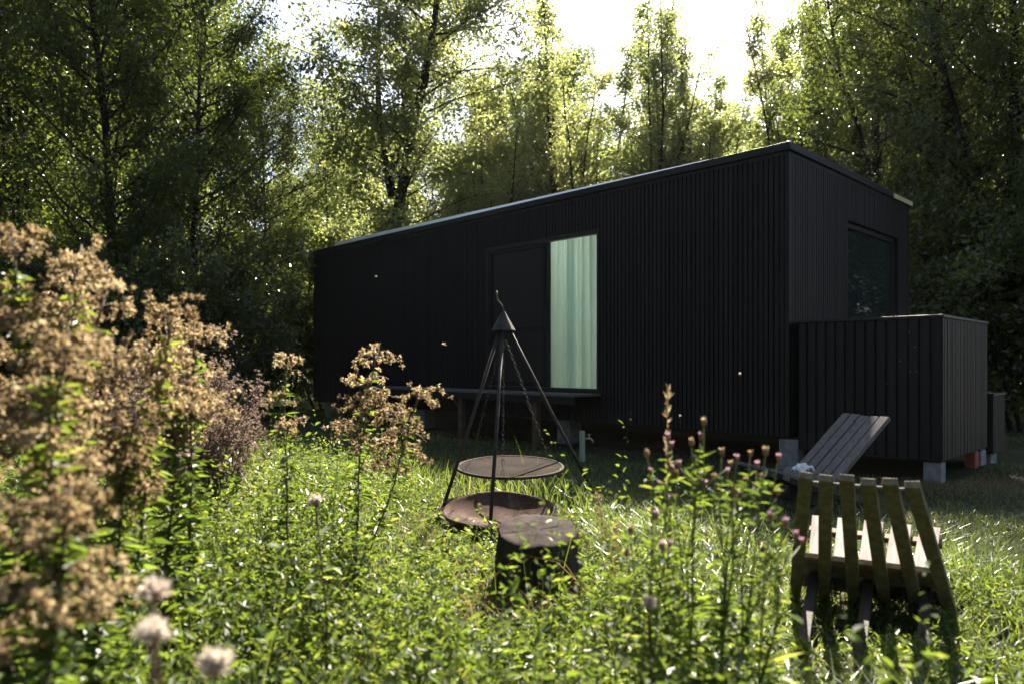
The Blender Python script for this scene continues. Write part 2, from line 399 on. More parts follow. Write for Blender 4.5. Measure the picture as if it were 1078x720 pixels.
mb = MB(); mb.box((-LEN + T, T, ZB), (-T, DEP - T, ZB + .12)); mb.build('floor_slab', M['bounce_plywood'], cab)
# pale plywood room added to bounce daylight onto the curtain, end rooms kept dark
for x in (-5.2, -2.1):
    mb = MB(); mb.box((x, T + .001, ZB + .121), (x + .1, DEP - T - .001, ZT - .122)); mb.build('added_partition', M['bounce_plywood'], cab)
mb = MB()
for (a, b, c, d) in ((RX0 + .001, RX0 + .06, RZ0 + .001, RZ1 - .001), (RX1 - .06, RX1 - .001, RZ0 + .001, RZ1 - .001), (RX0 + .061, RX1 - .061, RZ0 + .001, RZ0 + .06), (RX0 + .061, RX1 - .061, RZ1 - .06, RZ1 - .001)):
    mb.box((a, DEP - .09, c), (b, DEP - .03, d))
added_rear_window = mb.build('window', M['black_metal'], cab)  # unseen rear window added so daylight reaches the curtain from behind
mb = MB(); mb.box((RX0 + .061, DEP - .066, RZ0 + .061), (RX1 - .061, DEP - .06, RZ1 - .061)); mb.build('pane', M['glass'], added_rear_window)
mb = MB()   # front boards
r_ = np.random.default_rng(3)
def boards(mb, x0, x1, z0, z1, axis, off, pitch=.060, gap=.014, dep=.03, flip=1):
    n = max(1, int(round((x1 - x0) / pitch))); p = (x1 - x0) / n
    for i in range(n):
        a = x0 + i * p + gap / 2; b = a + p - gap; e = r_.uniform(-.002, .002)
        if axis == 'x': mb.box((a, off - dep + e, z0 + r_.uniform(0, .006)), (b, off, z1))
        else: mb.box((off, a, z0), (off + dep + e, b, z1))
BZ1 = ZT - .084
boards(mb, -LEN + .0, DX0, ZB - .03, BZ1, 'x', .03); boards(mb, DX1, -.045, ZB - .03, BZ1, 'x', .03)
boards(mb, DX0, DX1, DZ1 + .002, BZ1, 'x', .03); boards(mb, DX0, DX1, ZB - .03, DZ0 - .045, 'x', .03)
mb.build('cladding', M['black_wood'], cab, bevel=.003)
mb = MB()
boards(mb, .045, WY0, ZB - .03, BZ1, 'y', -.03); boards(mb, WY1, DEP, ZB - .03, BZ1, 'y', -.03)
boards(mb, WY0, WY1, WZ1, BZ1, 'y', -.03); boards(mb, WY0, WY1, ZB - .03, WZ0, 'y', -.03)
mb.build('cladding', M['black_wood'], cab, bevel=.003)
mb = MB(); mb.box((-.043, -.004, ZB - .03), (.006, .043, BZ1)); mb.build('corner_board', M['black_wood'], cab, bevel=.003)
SX0, SX1, SY0, SY1 = -4.9, -3.1, .45, 3.3
mb = MB(); za, zb = ZT - .12, ZT - .012
mb.box((-LEN - .02, .0, za), (SX0, DEP + .02, zb)); mb.box((SX1, .0, za), (-.002, DEP + .02, zb)); mb.box((SX0, .0, za), (SX1, SY0, zb)); mb.box((SX0, SY1, za), (SX1, DEP + .02, zb))
mb.build('roof', M['black_metal'], cab)
mb = MB(); mb.box((SX0 + .002, SY0 + .002, ZT - .09), (SX1 - .002, SY1 - .002, ZT - .08)); mb.build('added_skylight', M['frosted'], cab)  # unseen roof panel added to light the curtain from inside
mb = MB()
mb.box((-LEN - .05, -.035, ZT - .082), (.035, -.002, ZT)); mb.box((.0, -.001, ZT - .082), (.034, DEP + .05, ZT - .001))
mb.box((-LEN - .05, DEP + .022, ZT - .082), (-.003, DEP + .05, ZT)); mb.box((-LEN - .05, -.001, ZT - .082), (-LEN - .022, DEP + .02, ZT))
mb.build('fascia', M['black_metal'], cab, bevel=.004)
mb = MB()   # thin metal roofing sheet, raised towards the far end
x0, x1 = -9.35, -.95
h0, h1 = .115, .02; za = ZT - .005; yb_ = .42
v = [(x0, -.02, za), (x1, -.02, za), (x1, yb_, za), (x0, yb_, za), (x0, -.02 + h0*.85, za + h0), (x1, -.02 + h1*.85, za + h1), (x1, yb_, za + h1), (x0, yb_, za + h0)]
mb.add(v, [(0,3,2,1),(4,5,6,7),(0,1,5,4),(1,2,6,5),(2,3,7,6),(3,0,4,7)])
mb.build('roof_flashing', M['zinc'], cab)
mb = MB(); mb.box((.036, 3.12, ZT - .092), (.052, DEP - .02, ZT - .030)); mb.build('trim', M['pale_trim'], cab)
# sliding door
door = MB()
fy0, fy1 = -.012, .075
XM = -3.53
for (a, b, c, d) in ((DX0 + .001, DX0 + .06, DZ0 + .001, DZ1 - .001), (DX1 - .045, DX1 - .001, DZ0 + .001, DZ1 - .001)):
    door.box((a, fy0, c), (b, fy1, d))
door.box((DX0 + .061, fy0, DZ1 - .055), (DX1 - .046, fy1, DZ1 - .001)); door.box((DX0 + .061, fy0, DZ0 + .001), (DX1 - .046, fy1, DZ0 + .05))
do = door.build('sliding_door', M['black_metal'], cab, bevel=.004)
mb = MB(); a, b = DX0 + .062, XM - .01
mb.box((a, .012, DZ0 + .051), (b, .034, DZ1 - .056)); mb.build('dark_panel', M['black_metal'], do)
mb = MB()
for (xa, xb, za, zb) in ((a, a + .07, DZ0 + .052, DZ1 - .057), (b - .07, b, DZ0 + .052, DZ1 - .057), (a + .071, b - .071, DZ1 - .12, DZ1 - .057), (a + .071, b - .071, DZ0 + .052, DZ0 + .13), (a + .071, b - .071, 1.60, 1.66)):
    mb.box((xa, -.006, za), (xb, .0115, zb))
mb.build('panel_frame', M['black_wood'], do, bevel=.003)
mb = MB()
mb.box((XM - .009, .005, DZ0 + .051), (XM + .04, .06, DZ1 - .056)); 
mb.build('door_post', M['black_metal'], do, bevel=.003)
mb = MB(); mb.box((XM + .041, .040, DZ0 + .051), (DX1 - .046, .046, DZ1 - .056)); mb.build('pane', M['glass'], do)
mb = MB(); mb.tube([(XM + .012, -.03, 1.62), (XM + .012, -.03, 1.92)], .009, 8); mb.bar((XM + .012, .004, 1.65), (XM + .012, -.03, 1.65), .012, .012); mb.bar((XM + .012, .004, 1.89), (XM + .012, -.03, 1.89), .012, .012)
mb.build('handle', M['black_metal'], do)
# end window
mb = MB()
for (ya, yb, za, zb) in ((WY0 + .001, WY0 + .05, WZ0 + .001, WZ1 - .001), (WY1 - .05, WY1 - .001, WZ0 + .001, WZ1 - .001), (WY0 + .051, WY1 - .051, WZ0 + .001, WZ0 + .06), (WY0 + .051, WY1 - .051, WZ1 - .06, WZ1 - .001)):
    mb.box((-.115, ya, za), (-.05, yb, zb))
wi = mb.build('window', M['black_metal'], cab, bevel=.003)
mb = MB(); mb.box((-.088, WY0 + .051, WZ0 + .061), (-.082, WY1 - .051, WZ1 - .061)); mb.build('pane', M['tinted'], wi)

# curtain behind the glass
mb = MB()
nx, nz = 520, 22
xs = np.linspace(XM - .40, DX1 - .02, nx); zs = np.linspace(ZB + .25, DZ1 + .10, nz)
X, Z = np.meshgrid(xs, zs); s_ = (X - xs[0])
tt = (Z - DZ0) / 2.1
fold = .066 * np.sin(s_ * 60 + 1.6 * np.sin(s_ * 9.1 + .5) + .5 * np.sin(tt * 2.2)) * (.7 + .3 * np.sin(s_ * 21 + 1)) + .018 * np.sin(s_ * 33 + tt * 1.2 + 1)
Yc = .265 + fold * (.8 + .3 * (1 - tt))
v = np.stack([X, Yc, Z], -1).reshape(-1, 3); i = np.arange(nz - 1)[:, None] * nx; j = np.arange(nx - 1)[None]
mb.add(v, np.stack([i + j, i + j + 1, i + nx + j + 1, i + nx + j], -1).reshape(-1, 4))
cu = mb.build('curtain', M['curtain'], smooth=True)
cu.location = C0; cu.rotation_euler = (0, 0, TH)
tag(cu, 'pale mint curtain hanging in folds behind the glass door', 'curtain')

# storage box beside the cabin, a second small one behind it
def clad_box(name, label, x0, x1, y0, y1, z0, z1, pitch):
    o = thing(name, cabin_pt((x0 + x1) / 2, (y0 + y1) / 2), label, 'storage box', TH)
    cx, cy = (x0 + x1) / 2, (y0 + y1) / 2; hx, hy = (x1 - x0) / 2, (y1 - y0) / 2
    mb = MB(); mb.box((-hx + .02, -hy + .02, z0), (hx - .02, hy - .02, z1 - .03)); mb.build('carcass', M['black_wood'], o)
    mb = MB()
    boards(mb, -hx, hx, z0, z1 - .031, 'x', -hy + .0195, pitch, .018, .022)
    boards(mb, -hy, hy, z0, z1 - .031, 'y', hx - .0195, pitch * .5, .012, .022)
    mb.build('cladding', M['black_wood'], o, bevel=.003)
    mb = MB(); mb.box((-hx - .012, -hy - .012, z1 - .029), (hx + .012, hy + .012, z1)); mb.build('lid', M['black_metal'], o, bevel=.004)
    return o
sb = clad_box('storage_box', 'waist high black battened storage box against the cabin end', .075, 1.43, .06, 1.69, .22, 1.575, .098)
for (lx, lz) in ((.32, 1.15), (.40, 1.42), (.45, 1.28), (.41, 1.05), (.47, 1.05), (.2, .93)):
    mb = MB(); mb.tube([(lx, -.826, lz), (lx, -.838, lz)], .0055, 8); mb.build('screw_head', M['concrete'], sb)
clad_box('meter_box', 'small low black box standing behind the larger storage box', 1.02, 1.46, 1.80, 2.35, .14, .80, .07)

# concrete blocks under the cabin and box
def block(px, Y, wx, wy, h, label, mat='concrete', top=None):
    o = thing('foundation_block' if mat == 'concrete' else 'brick', G(px, Y), label, 'block', TH + r_.uniform(-.08, .08), 'blocks carrying the cabin')
    mb = MB(); mb.box((-wx/2, -wy/2, -.05), (wx/2, wy/2, h)); mb.build('block', M[mat], o, bevel=.008)
    mb = MB(); mb.box((-wx/2 + .01, -wy/2 + .01, h + .001), (wx/2 - .01, wy/2 - .01, h + .02)); mb.build('pad', M['black_metal'], o)
def block_at(x, y, wx, wy, h, label, mat='concrete'):
    o = thing('foundation_block' if mat == 'concrete' else 'brick', cabin_pt(x, y), label, 'block', TH + r_.uniform(-.08, .08), 'blocks carrying the cabin')
    mb = MB(); mb.box((-wx/2, -wy/2, -.05), (wx/2, wy/2, h)); mb.build('block', M[mat], o, bevel=.008)
    mb = MB(); mb.box((-wx/2 + .01, -wy/2 + .01, h + .001), (wx/2 - .01, wy/2 - .01, h + .02)); mb.build('pad', M['black_metal'], o)
block_at(1.33, .18, .15, .20, .198, 'pale concrete block under the near corner of the storage box')
block_at(-.02, .12, .20, .20, .318, 'grey concrete block under the cabin corner behind the slatted chair')
block_at(1.36, 1.55, .14, .2, .198, 'grey concrete block under the far end of the storage box')
block_at(1.37, 1.33, .10, .12, .198, 'red brick wedged under the storage box', 'red_brick')
block_at(1.35, 2.0, .16, .2, .118, 'grey concrete block under the small low box')
for i, x in enumerate((-3.4, -6.8, -10.0)):
    block_at(x, .35, .25, .25, .318, ['concrete block in deep shade under the cabin below the curtain', 'concrete block in deep shade under the middle of the cabin', 'concrete block under the far left end of the cabin'][i])

# deck along the door
dk = thing('deck', cabin_pt(-4.9, -.3), 'narrow grey plank deck on posts below the glass door', 'deck', TH)
mb = MB()
x0, x1 = -2.6, 2.4
for k in range(5):
    y0 = -.27 + k * .106
    mb.box((x0, y0, .702), (x1, y0 + .098, .732 + r_.uniform(-.002, .002)))
mb.build('boards', M['deck_wood'], dk, bevel=.004)
mb = MB(); mb.box((x0 + .02, -.262, .60), (x1 - .02, -.232, .701)); mb.box((x0 + .02, .20, .60), (x1 - .02, .23, .701)); mb.build('joist', M['black_wood'], dk)
for x in (-2.45, -1.35, .1, 1.65):
    mb = MB(); mb.box((x - .045, -.231, -.05), (x + .045, -.15, .70)); mb.build('leg', M['stem_brown'], dk, bevel=.004)
    mb = MB(); mb.bar((x, -.19, .42), (x - .25, -.19, .69), .05, .04, (0, 1, 0)); mb.build('brace', M['stem_brown'], dk)

# garden tap post
gp = thing('garden_tap', G(613, 7.9), 'short pale wooden post with a tap near the cabin', 'tap post')
mb = MB(); mb.tube([(0, 0, -.05), (0, 0, .34), (0, 0, .38)], [.034, .034, .028], 10); mb.build('post', M['post_wood'], gp, smooth=False, bevel=.003)
mb = MB(); mb.tube([(.03, 0, .29), (.09, -.01, .295), (.115, -.012, .27), (.118, -.012, .245)], .011, 8); mb.tube([(.075, -.01, .30), (.075, -.01, .335)], .008, 6); mb.bar((.05, -.01, .34), (.1, -.01, .34), .014, .008, (0, 1, 0))
mb.build('faucet', M['brass'], gp, smooth=True)

# ------------------------------------------------------------------ tripod, grate, fire bowl
ap = P(530, 343, 5.2); base = Vector((ap.x, ap.y, 0))
tp = thing('tripod', base, 'black iron fire pit tripod with a cone cap and hook', 'tripod')
feet = [Vector((-.148, 4.60, 0)) - base, Vector((.72, 5.72, 0)) - base, Vector((-.53, 4.98, 0)) - base]
zt = ap.z
for f in feet:
    d = (Vector((0, 0, zt)) - f); st = Vector((f.x * .05, f.y * .05, zt - .02))
    mb = MB(); mb.tube([f + Vector((0, 0, -.03)), f * .5 + Vector((0, 0, zt * .5)), st], .0128, 8); mb.build('leg', M['iron'], tp, smooth=True)
mb = MB(); mb.tube([(0, 0, zt - .035), (0, 0, zt - .030), (0, 0, zt + .06), (0, 0, zt + .105)], [.088, .086, .035, .012], 16); mb.build('cap', M['iron'], tp, smooth=False)
mb = MB(); mb.tube([(0, 0, zt + .10), (-.015, 0, zt + .15), (-.045, -.005, zt + .185), (-.052, -.005, zt + .215), (-.052, 0, zt + .255)], .0075, 8)
mb.build('hook', M['iron'], tp, smooth=True)
gc = P(537, 491, 5.2)
gr = thing('grill_grate', gc, 'round hanging grill plate above the fire bowl', 'grill')
Rg = .385
tilt = Matrix.Rotation(R(3.5), 3, 'X') @ Matrix.Rotation(R(62), 3, 'Z')
mb = MB()
n = 48; a = np.linspace(0, 2*np.pi, n, endpoint=False)
ring = [tilt @ Vector((Rg*math.cos(q), Rg*math.sin(q), 0)) for q in np.linspace(0, 2*np.pi, 65)]
mb.tube(ring, .011, 8, cap=False); mb.build('ring', M['grate'], gr, smooth=True)
mb = MB()
for k in range(-42, 43):
    yy = k*.0090; hx = math.sqrt(max(0, (Rg - .004)**2 - yy**2))
    mb.tube([tilt @ Vector((-hx, yy, .003)), tilt @ Vector((hx, yy, .003))], .0021, 5)
mb.build('bars', M['grate'], gr)
for xx in (-.2, .2):
    hy = math.sqrt(Rg*Rg - xx*xx) - .004
    mb = MB(); mb.tube([tilt @ Vector((xx, -hy, -.008)), tilt @ Vector((xx, hy, -.008))], .006, 6); mb.build('crossbar', M['grate'], gr)
hookp = Vector((ap.x, ap.y, zt - .05)) - gc
for q in (R(200), R(330), R(85)):
    e = tilt @ Vector((.35*math.cos(q), .35*math.sin(q), .015))
    mb = MB(); mid = e.lerp(hookp, .30)
    L_ = (hookp - e).length; nl = int(L_ / .034); d = (hookp - e).normalized(); s1 = d.cross(Vector((1, 0, 0))).normalized(); s2 = d.cross(s1)
    for k in range(nl):
        c = e.lerp(hookp, (k + .5) / nl); sd = s1 if k % 2 else s2
        ring = [c + d * (.021*math.cos(t)) + sd * (.0095*math.sin(t)) for t in np.linspace(0, 2*np.pi, 9)]
        mb.tube(ring, .0016, 4, cap=False)
    mb.build('chain', M['iron'], gr, smooth=True)
bc = Vector((-.105, 4.95, 0))
fb = thing('fire_bowl', bc, 'shallow rusty fire bowl lying in the grass', 'fire bowl')
mb = MB(); n = 56; a = np.linspace(0, 2*np.pi, n, endpoint=False)
prof_o = [(.03, .0), (.15, .008), (.26, .04), (.34, .085), (.392, .135), (.40, .15)]
prof_i = [(.385, .15), (.375, .133), (.325, .09), (.25, .052), (.14, .022), (.001, .014)]
prof = prof_o + prof_i; tb = Matrix.Rotation(R(6.5), 3, 'X') 
vs = []
for rr, zz in prof:
    vs += [tb @ Vector((rr*math.cos(q)*(1+.012*math.sin(3*q)), rr*math.sin(q), zz - .03 + .004*math.sin(5*q))) for q in a]
f = []
for k in range(len(prof)-1):
    f += [(k*n+q, k*n+(q+1) % n, (k+1)*n+(q+1) % n, (k+1)*n+q) for q in range(n)]
mb.add(vs, f); mb.build('bowl', M['rust'], fb, smooth=True)
# ------------------------------------------------------------------ stump
sp = thing('tree_stump', G(566, 3.38), 'cut tree stump with cracked grey top beside the fire bowl', 'stump')
mb = MB(); n = 72; a = np.linspace(0, 2*np.pi, n, endpoint=False); r3 = np.random.default_rng(9)
flute = .035*np.sin(3*a+.6) + .02*np.sin(7*a+1.2) + .012*np.sin(13*a) + .006*r3.normal(size=n)
notch = -.30*np.exp(-((a - R(268)) / .20)**2)      # hollow facing the camera
tl = Matrix.Rotation(R(7), 3, 'X')
zs = [-.05, .03, .1, .18, .25, .30, .325]
vs = []
for k, z in enumerate(zs):
    t = max(0, z)/.325; rad = .222 - .034*t + (.018 if z < .05 else 0)
    rr = rad*(1 + flute*(1.2 - .3*t) + notch*(.9 - .55*max(0, t-.75)/.25) + .01*r3.normal(size=n))
    for q in range(n):
        x, y = rr[q]*math.cos(a[q]), rr[q]*math.sin(a[q])
        vs.append((x, y, z + (t**2)*(y*.20)*1.0 ))
f = []
for k in range(len(zs)-1): f += [(k*n+q, k*n+(q+1) % n, (k+1)*n+(q+1) % n, (k+1)*n+q) for q in range(n)]
mb.add(vs, f); mb.build('bark', M['bark'], sp, smooth=False)
mb = MB(); top = vs[-n:]
rr = [1.0, .97, .84, .7, .55, .4, .25, .1]
CR = [(4, .05, .6), (17, .2, .9), (26, .05, .45), (39, .3, .98), (52, .05, .8), (61, .3, .75)]
tv = []
for k, s_ in enumerate(rr):
    for q in range(n):
        x, y, z = top[q]; crack = sum(.010 for (qc, s0, s1) in CR if q == qc and s0 < s_ < s1)
        tv.append((x*s_, y*s_, .325 + .20*y*s_ + (0.0 if k == 0 else .006) - crack + .0006*r3.normal()))
tv.append((0, 0, .329)); f = []
for k in range(len(rr)-1): f += [(k*n+q, k*n+(q+1) % n, (k+1)*n+(q+1) % n, (k+1)*n+q) for q in range(n)]
f3 = [(7*n+q, 7*n+(q+1) % n, 8*n) for q in range(n)]
mb.add(tv, f); mb.f.append(np.array(f3) + 0); mb.mi.append((0, n))
mb.build('cut_top', M['endgrain'], sp, smooth=True)

# ------------------------------------------------------------------ slat chairs
def make_chair(label, loc, rz, group, wood, seatwood, nb=6, topw=.35, botw=.66, sw=.050):
    o = thing('slat_chair', loc, label, 'chair', rz, group)
    zt_, yt, yb = .70, -.45, .33
    for k in range(nb):
        u = k/(nb-1) - .5
        a = Vector((u*botw, yb, -.03)); b = Vector((u*topw, yt, zt_ + r_.uniform(-.008, .008)))
        mb = MB(); mb.bar(a, b, sw, .032, (1, 0, 0)); mb.build('back_slat', M[wood], o, bevel=.003)
    for k in range(nb-1):
        u = (k + .5)/(nb-1) - .5
        a = Vector((u*.52, .20, .201)); b = Vector((u*.60, .60, .335))
        mb = MB(); mb.bar(a, b, .086, .026, (1, 0, 0)); mb.build('seat_slat', M[seatwood], o, bevel=.003)
    for sgn in (-1, 0, 1):
        a = Vector((sgn*.20, -.38, -.03)); b = Vector((sgn*.235, .58, .293))
        mb = MB(); mb.bar(a, b, .042, .04, (1, 0, 0)); mb.build('leg', M['chair_shade_wood'], o, bevel=.003)
    # cross rails and rods
    def on_back(t): return Vector((0, yb + (yt - yb)*t, zt_*t))
    def on_seat(t): return Vector((0, -.40 + 1.0*t, .335*t))
    for t, wd, off in ((.955, .30, .0), (.29, .54, .030)):
        c = on_back(t) + Vector((0, .7, .66)).normalized()*off
        mb = MB()
        if off: mb.bar(c - Vector((wd/2+.02, 0, 0)), c + Vector((wd/2+.02, 0, 0)), .13, .026, (0, -.74, .67))
        else: mb.tube([c - Vector((wd/2+.025, 0, 0)), c + Vector((wd/2+.025, 0, 0))], .007, 8)
        mb.build('rail' if off else 'rod', M[wood] if off else M['seat_wood'], o, bevel=.003 if off else 0)
    c = on_back(.13) + Vector((0, .7, .66)).normalized()*.031
    mb = MB(); mb.bar(c - Vector((.30, 0, 0)), c + Vector((.30, 0, 0)), .13, .024, (0, -.74, .67)); mb.build('shade_board', M['chair_shade_wood'], o, bevel=.003)  # dark board standing in for the shade below the seat
    for t in (.93,):
        c = on_seat(t) - Vector((0, 0, .03)); mb = MB(); mb.bar(c - Vector((.28*(.75+.3*t), 0, 0)), c + Vector((.28*(.75+.3*t), 0, 0)), .045, .028, (0, 1, .33)); mb.build('rail', M[wood], o, bevel=.003)
    return o
FACE1 = R(30)
f1 = Vector((math.sin(FACE1), math.cos(FACE1), 0))
t1 = Vector((1.265, 2.60, 0))
make_chair('weathered slatted lawn chair seen from behind, close to the camera', t1 + f1*.45, -FACE1, 'slatted lawn chairs', 'chair_wood', 'seat_wood')
f2 = Vector((-.957, -.29, 0)).normalized()
t2 = Vector((2.87, 5.75, 0)); c2 = t2 + f2*.45
rz2 = math.atan2(f2.y, f2.x) - math.pi/2
make_chair('greyish slatted lawn chair in the shade before the storage box', c2, rz2, 'slatted lawn chairs', 'chair_grey', 'chair_grey', 5, .40, .42, .088)
# cloth lying on the far chair
cp = t2 + f2*.62; 
mb = MB(); nx = 16; r4 = np.random.default_rng(4)
g = np.linspace(-1, 1, nx); X, Y = np.meshgrid(g, g)
Z = .035*np.abs(np.sin(X*4+Y*2))*(1-.3*X*X) + .03*np.abs(np.cos(Y*5-X*2)) - .03*(X*X+Y*Y) + .008*r4.normal(size=X.shape)
v = np.stack([X*.07*(1-.2*Y), Y*.06*(1+.15*X), Z*.75], -1).reshape(-1, 3); i = np.arange(nx-1)[:, None]*nx; j = np.arange(nx-1)[None]
mb.add(v, np.stack([i+j, i+j+1, i+nx+j+1, i+nx+j], -1).reshape(-1, 4))
cl = mb.build('cloth', M['cloth'], smooth=True); cl.location = (cp.x, cp.y, .30); cl.rotation_euler = (R(-12), R(4), rz2)
m_ = cl.modifiers.new('thickness', 'SOLIDIFY'); m_.thickness = .004
tag(cl, 'crumpled white cloth lying on the far shaded chair', 'cloth')

# ------------------------------------------------------------------ trees
def branch(r, p0, d0, L, curve_up, n=6, wob=.12):
    pts = [np.array(p0, float)]; d = np.array(d0, float); d /= np.linalg.norm(d)
    for k in range(n):
        d = d + r.normal(size=3)*wob + np.array((0, 0, curve_up)); d /= np.linalg.norm(d)
        pts.append(pts[-1] + d*L/n)
    return np.array(pts)
def along(pts, t):
    x = t*(len(pts)-1); k = min(int(x), len(pts)-2); return pts[k] + (pts[k+1]-pts[k])*(x-k), pts[k+1]-pts[k]
def make_tree(seed, H, r0, cb, prof, nprim, rise, nsec, per, leaf, spread, curve=.08, stems=None, aspect=.6, tubes_sec=True, seclen=.42):
    r = np.random.default_rng(seed)
    tr = MB(); AP = []; AD = []
    stems = stems or [((0, 0, -.1), (0, 0, 1), H, r0, 1.0)]
    for (b0, d0, L, rr, share) in stems:
        st = branch(r, b0, d0, L, .03, 10, .045)
        tr.tube(st, np.linspace(rr, rr*.12, len(st))*np.concatenate([[1.25], np.ones(len(st)-1)]), 8)
        m = int(nprim*share)
        for k in range(m):
            t = (k + r.uniform(0, 1))/m
            hmin = max(0., (cb - b0[2])/max(1e-6, (st[-1][2]-b0[2])))
            tt = hmin + (1-hmin)*t**.9
            p, d = along(st, min(.995, tt))
            az = k*2.39996 + r.normal()*.35; Rl = prof(p[2]/H)*r.uniform(.55, 1.12)
            rz = rise*r.uniform(.5, 1.4)
            bd = np.array((math.cos(az), math.sin(az), rz))
            br = branch(r, p, bd, max(.15, Rl*math.sqrt(1+rz*rz*.5)), curve, 6, .13)
            br_r = max(.005, min(rr*.3, .009*Rl + .005)); tr.tube(br, np.linspace(br_r, .004, len(br)), 5, cap=False)
            dens = r.choice([.25, .8, 1.1, 1.6])
            for s_ in range(nsec):
                u = r.uniform(.18, 1.0) if nsec > 1 else .9
                q, qd = along(br, min(.999, u)); sdv = qd/np.linalg.norm(qd) + r.normal(size=3)*.75
                sl = max(.12, Rl*seclen*r.uniform(.5, 1.2)*(1.15-.5*u))
                sc_ = branch(r, q, sdv, sl, curve*.5, 3, .2)
                if tubes_sec: tr.tube(sc_, np.linspace(.006, .002, len(sc_)), 3, cap=False)
                c = int(per*dens*r.uniform(.5, 1.5)); tt_ = r.uniform(.1, 1, c)
                for x in tt_:
                    pp, dd = along(sc_, x*.999); AP.append(pp); AD.append(dd/np.linalg.norm(dd))
    AP = np.array(AP); AD = np.array(AD); n = len(AP)
    pos = AP + r.normal(size=(n, 3))*spread
    d = AD*.5 + unit(n, r)*.9 + np.array((0, 0, -.25)); nr = unit(n, r)*.8 + np.array((0, 0, .7))
    cr = MB(); L = leaf*r.uniform(.6, 1.3, n)
    cr.leaves(pos, d, nr, L, L*aspect*r.uniform(.8, 1.2, n), .12, .12)
    return tr, cr, n
def prof_broad(Rm, lo=.55):
    return lambda t: Rm*(lo + (1-lo)*math.sin(min(1, t/.45)*math.pi/2) if t < .45 else max(.06, math.sqrt(max(0, 1-((t-.45)/.58)**2))))
def prof_pop(Rm): return lambda t: Rm*(.75+.25*min(1, t/.3))*max(.10, (1-t)**.55 + .0)
PROTO = {}
total = 0
def proto(key, mats_crown, **kw):
    global total
    tr, cr, n = make_tree(**kw); total += n
    PROTO[key] = (tr.mesh('trunk', M['bark'], True), cr.mesh('crown', mats_crown))
proto('dense_a', M['leaf_dark'], seed=11, H=12, r0=.115, cb=.4, prof=prof_broad(2.8), nprim=105, rise=.85, nsec=10, per=70, leaf=.084, spread=.13, tubes_sec=False)
proto('dense_b', M['leaf_dark'], seed=12, H=11, r0=.105, cb=.3, prof=prof_broad(2.9), nprim=100, rise=.75, nsec=10, per=70, leaf=.082, spread=.14, tubes_sec=False)
def leaders(H, r0, n, seed, spread=.17):
    r = np.random.default_rng(seed); out = [((0, 0, -.1), (0, 0, 1), H, r0, .36)]
    for k in range(n):
        a = k*2.4 + r.uniform(-.4, .4); z = r.uniform(.3, .28*H); l = r.uniform(.7, 1.3)*spread
        out.append(((0, 0, z), (math.cos(a)*l, math.sin(a)*l, 1), (H - z)*r.uniform(.62, .92), r0*.6, .64/n))
    return out
def prof_up(Rm): return lambda t: Rm*(.55 + .45*min(1, t/.2))*max(.20, (1 - t)**.75)
proto('pop_a', M['leaf_light'], seed=21, H=12, r0=.11, cb=.5, prof=prof_up(1.75), nprim=210, rise=1.0, nsec=5, per=29, leaf=.092, spread=.11, tubes_sec=False, stems=leaders(12, .11, 6, 1, .17))
proto('pop_b', M['leaf_light'], seed=22, H=11, r0=.10, cb=.5, prof=prof_up(1.8), nprim=210, rise=.9, nsec=5, per=29, leaf=.092, spread=.12, tubes_sec=False, stems=leaders(11, .10, 6, 2, .19))
proto('pop_c', M['leaf_light'], seed=23, H=9, r0=.09, cb=.4, prof=prof_up(1.8), nprim=190, rise=.8, nsec=5, per=29, leaf=.090, spread=.13, tubes_sec=False, stems=leaders(9, .09, 6, 3, .21))
proto('airy_a', M['leaf_gloss'], seed=31, H=13.5, r0=.16, cb=1.5, prof=prof_broad(2.6, .5), nprim=100, rise=.6, nsec=9, per=50, leaf=.086, spread=.13,
      stems=[((0, 0, -.1), (.05, 0, 1), 13.5, .15, .6), ((.25, .1, -.1), (.16, .05, 1), 11.5, .11, .4)])
proto('airy_b', M['leaf_gloss'], seed=32, H=13, r0=.16, cb=1.2, prof=prof_broad(2.5, .5), nprim=100, rise=.6, nsec=9, per=50, leaf=.086, spread=.13,
      stems=[((0, 0, -.1), (-.08, 0, 1), 13., .14, .5), ((.3, -.1, -.1), (.1, -.05, 1), 12, .12, .5)])
proto('bush_a', M['leaf_gloss'], seed=41, H=3.8, r0=.05, cb=.15, prof=lambda t: 1.0*(.9 if t < .7 else .9-(t-.7)*2), nprim=80, rise=.5, nsec=6, per=28, leaf=.095, spread=.10, tubes_sec=False,
      stems=[((0.2*math.cos(k*1.25), .2*math.sin(k*1.25), -.05), (.28*math.cos(k*1.25), .28*math.sin(k*1.25), 1), 3.6-.3*(k % 3), .035, .2) for k in range(5)])
proto('bush_b', M['leaf_gloss'], seed=42, H=3.0, r0=.05, cb=.1, prof=lambda t: .9*(1 if t < .6 else 1-(t-.6)*1.8), nprim=80, rise=.4, nsec=6, per=28, leaf=.085, spread=.10, tubes_sec=False,
      stems=[((0.25*math.cos(k*1.05), .25*math.sin(k*1.05), -.05), (.4*math.cos(k*1.05), .4*math.sin(k*1.05), 1), 2.9-.35*(k % 3), .03, .167) for k in range(6)])
# the big open tree behind the far end: own mesh with a forked trunk
proto('big', M['leaf_light'], seed=61, H=14.5, r0=.22, cb=3.6, prof=prof_broad(3.3, .45), nprim=105, rise=.35, nsec=11, per=64, leaf=.105, spread=.14, curve=.03, seclen=.42,
      stems=[((0, 0, -.1), (.01, 0, 1), 14.5, .22, .62), ((0, 0, 5.6), (-.26, -.05, 1), 7.6, .11, .22), ((.03, 0, 6.4), (.30, .1, 1), 6.4, .08, .16)])

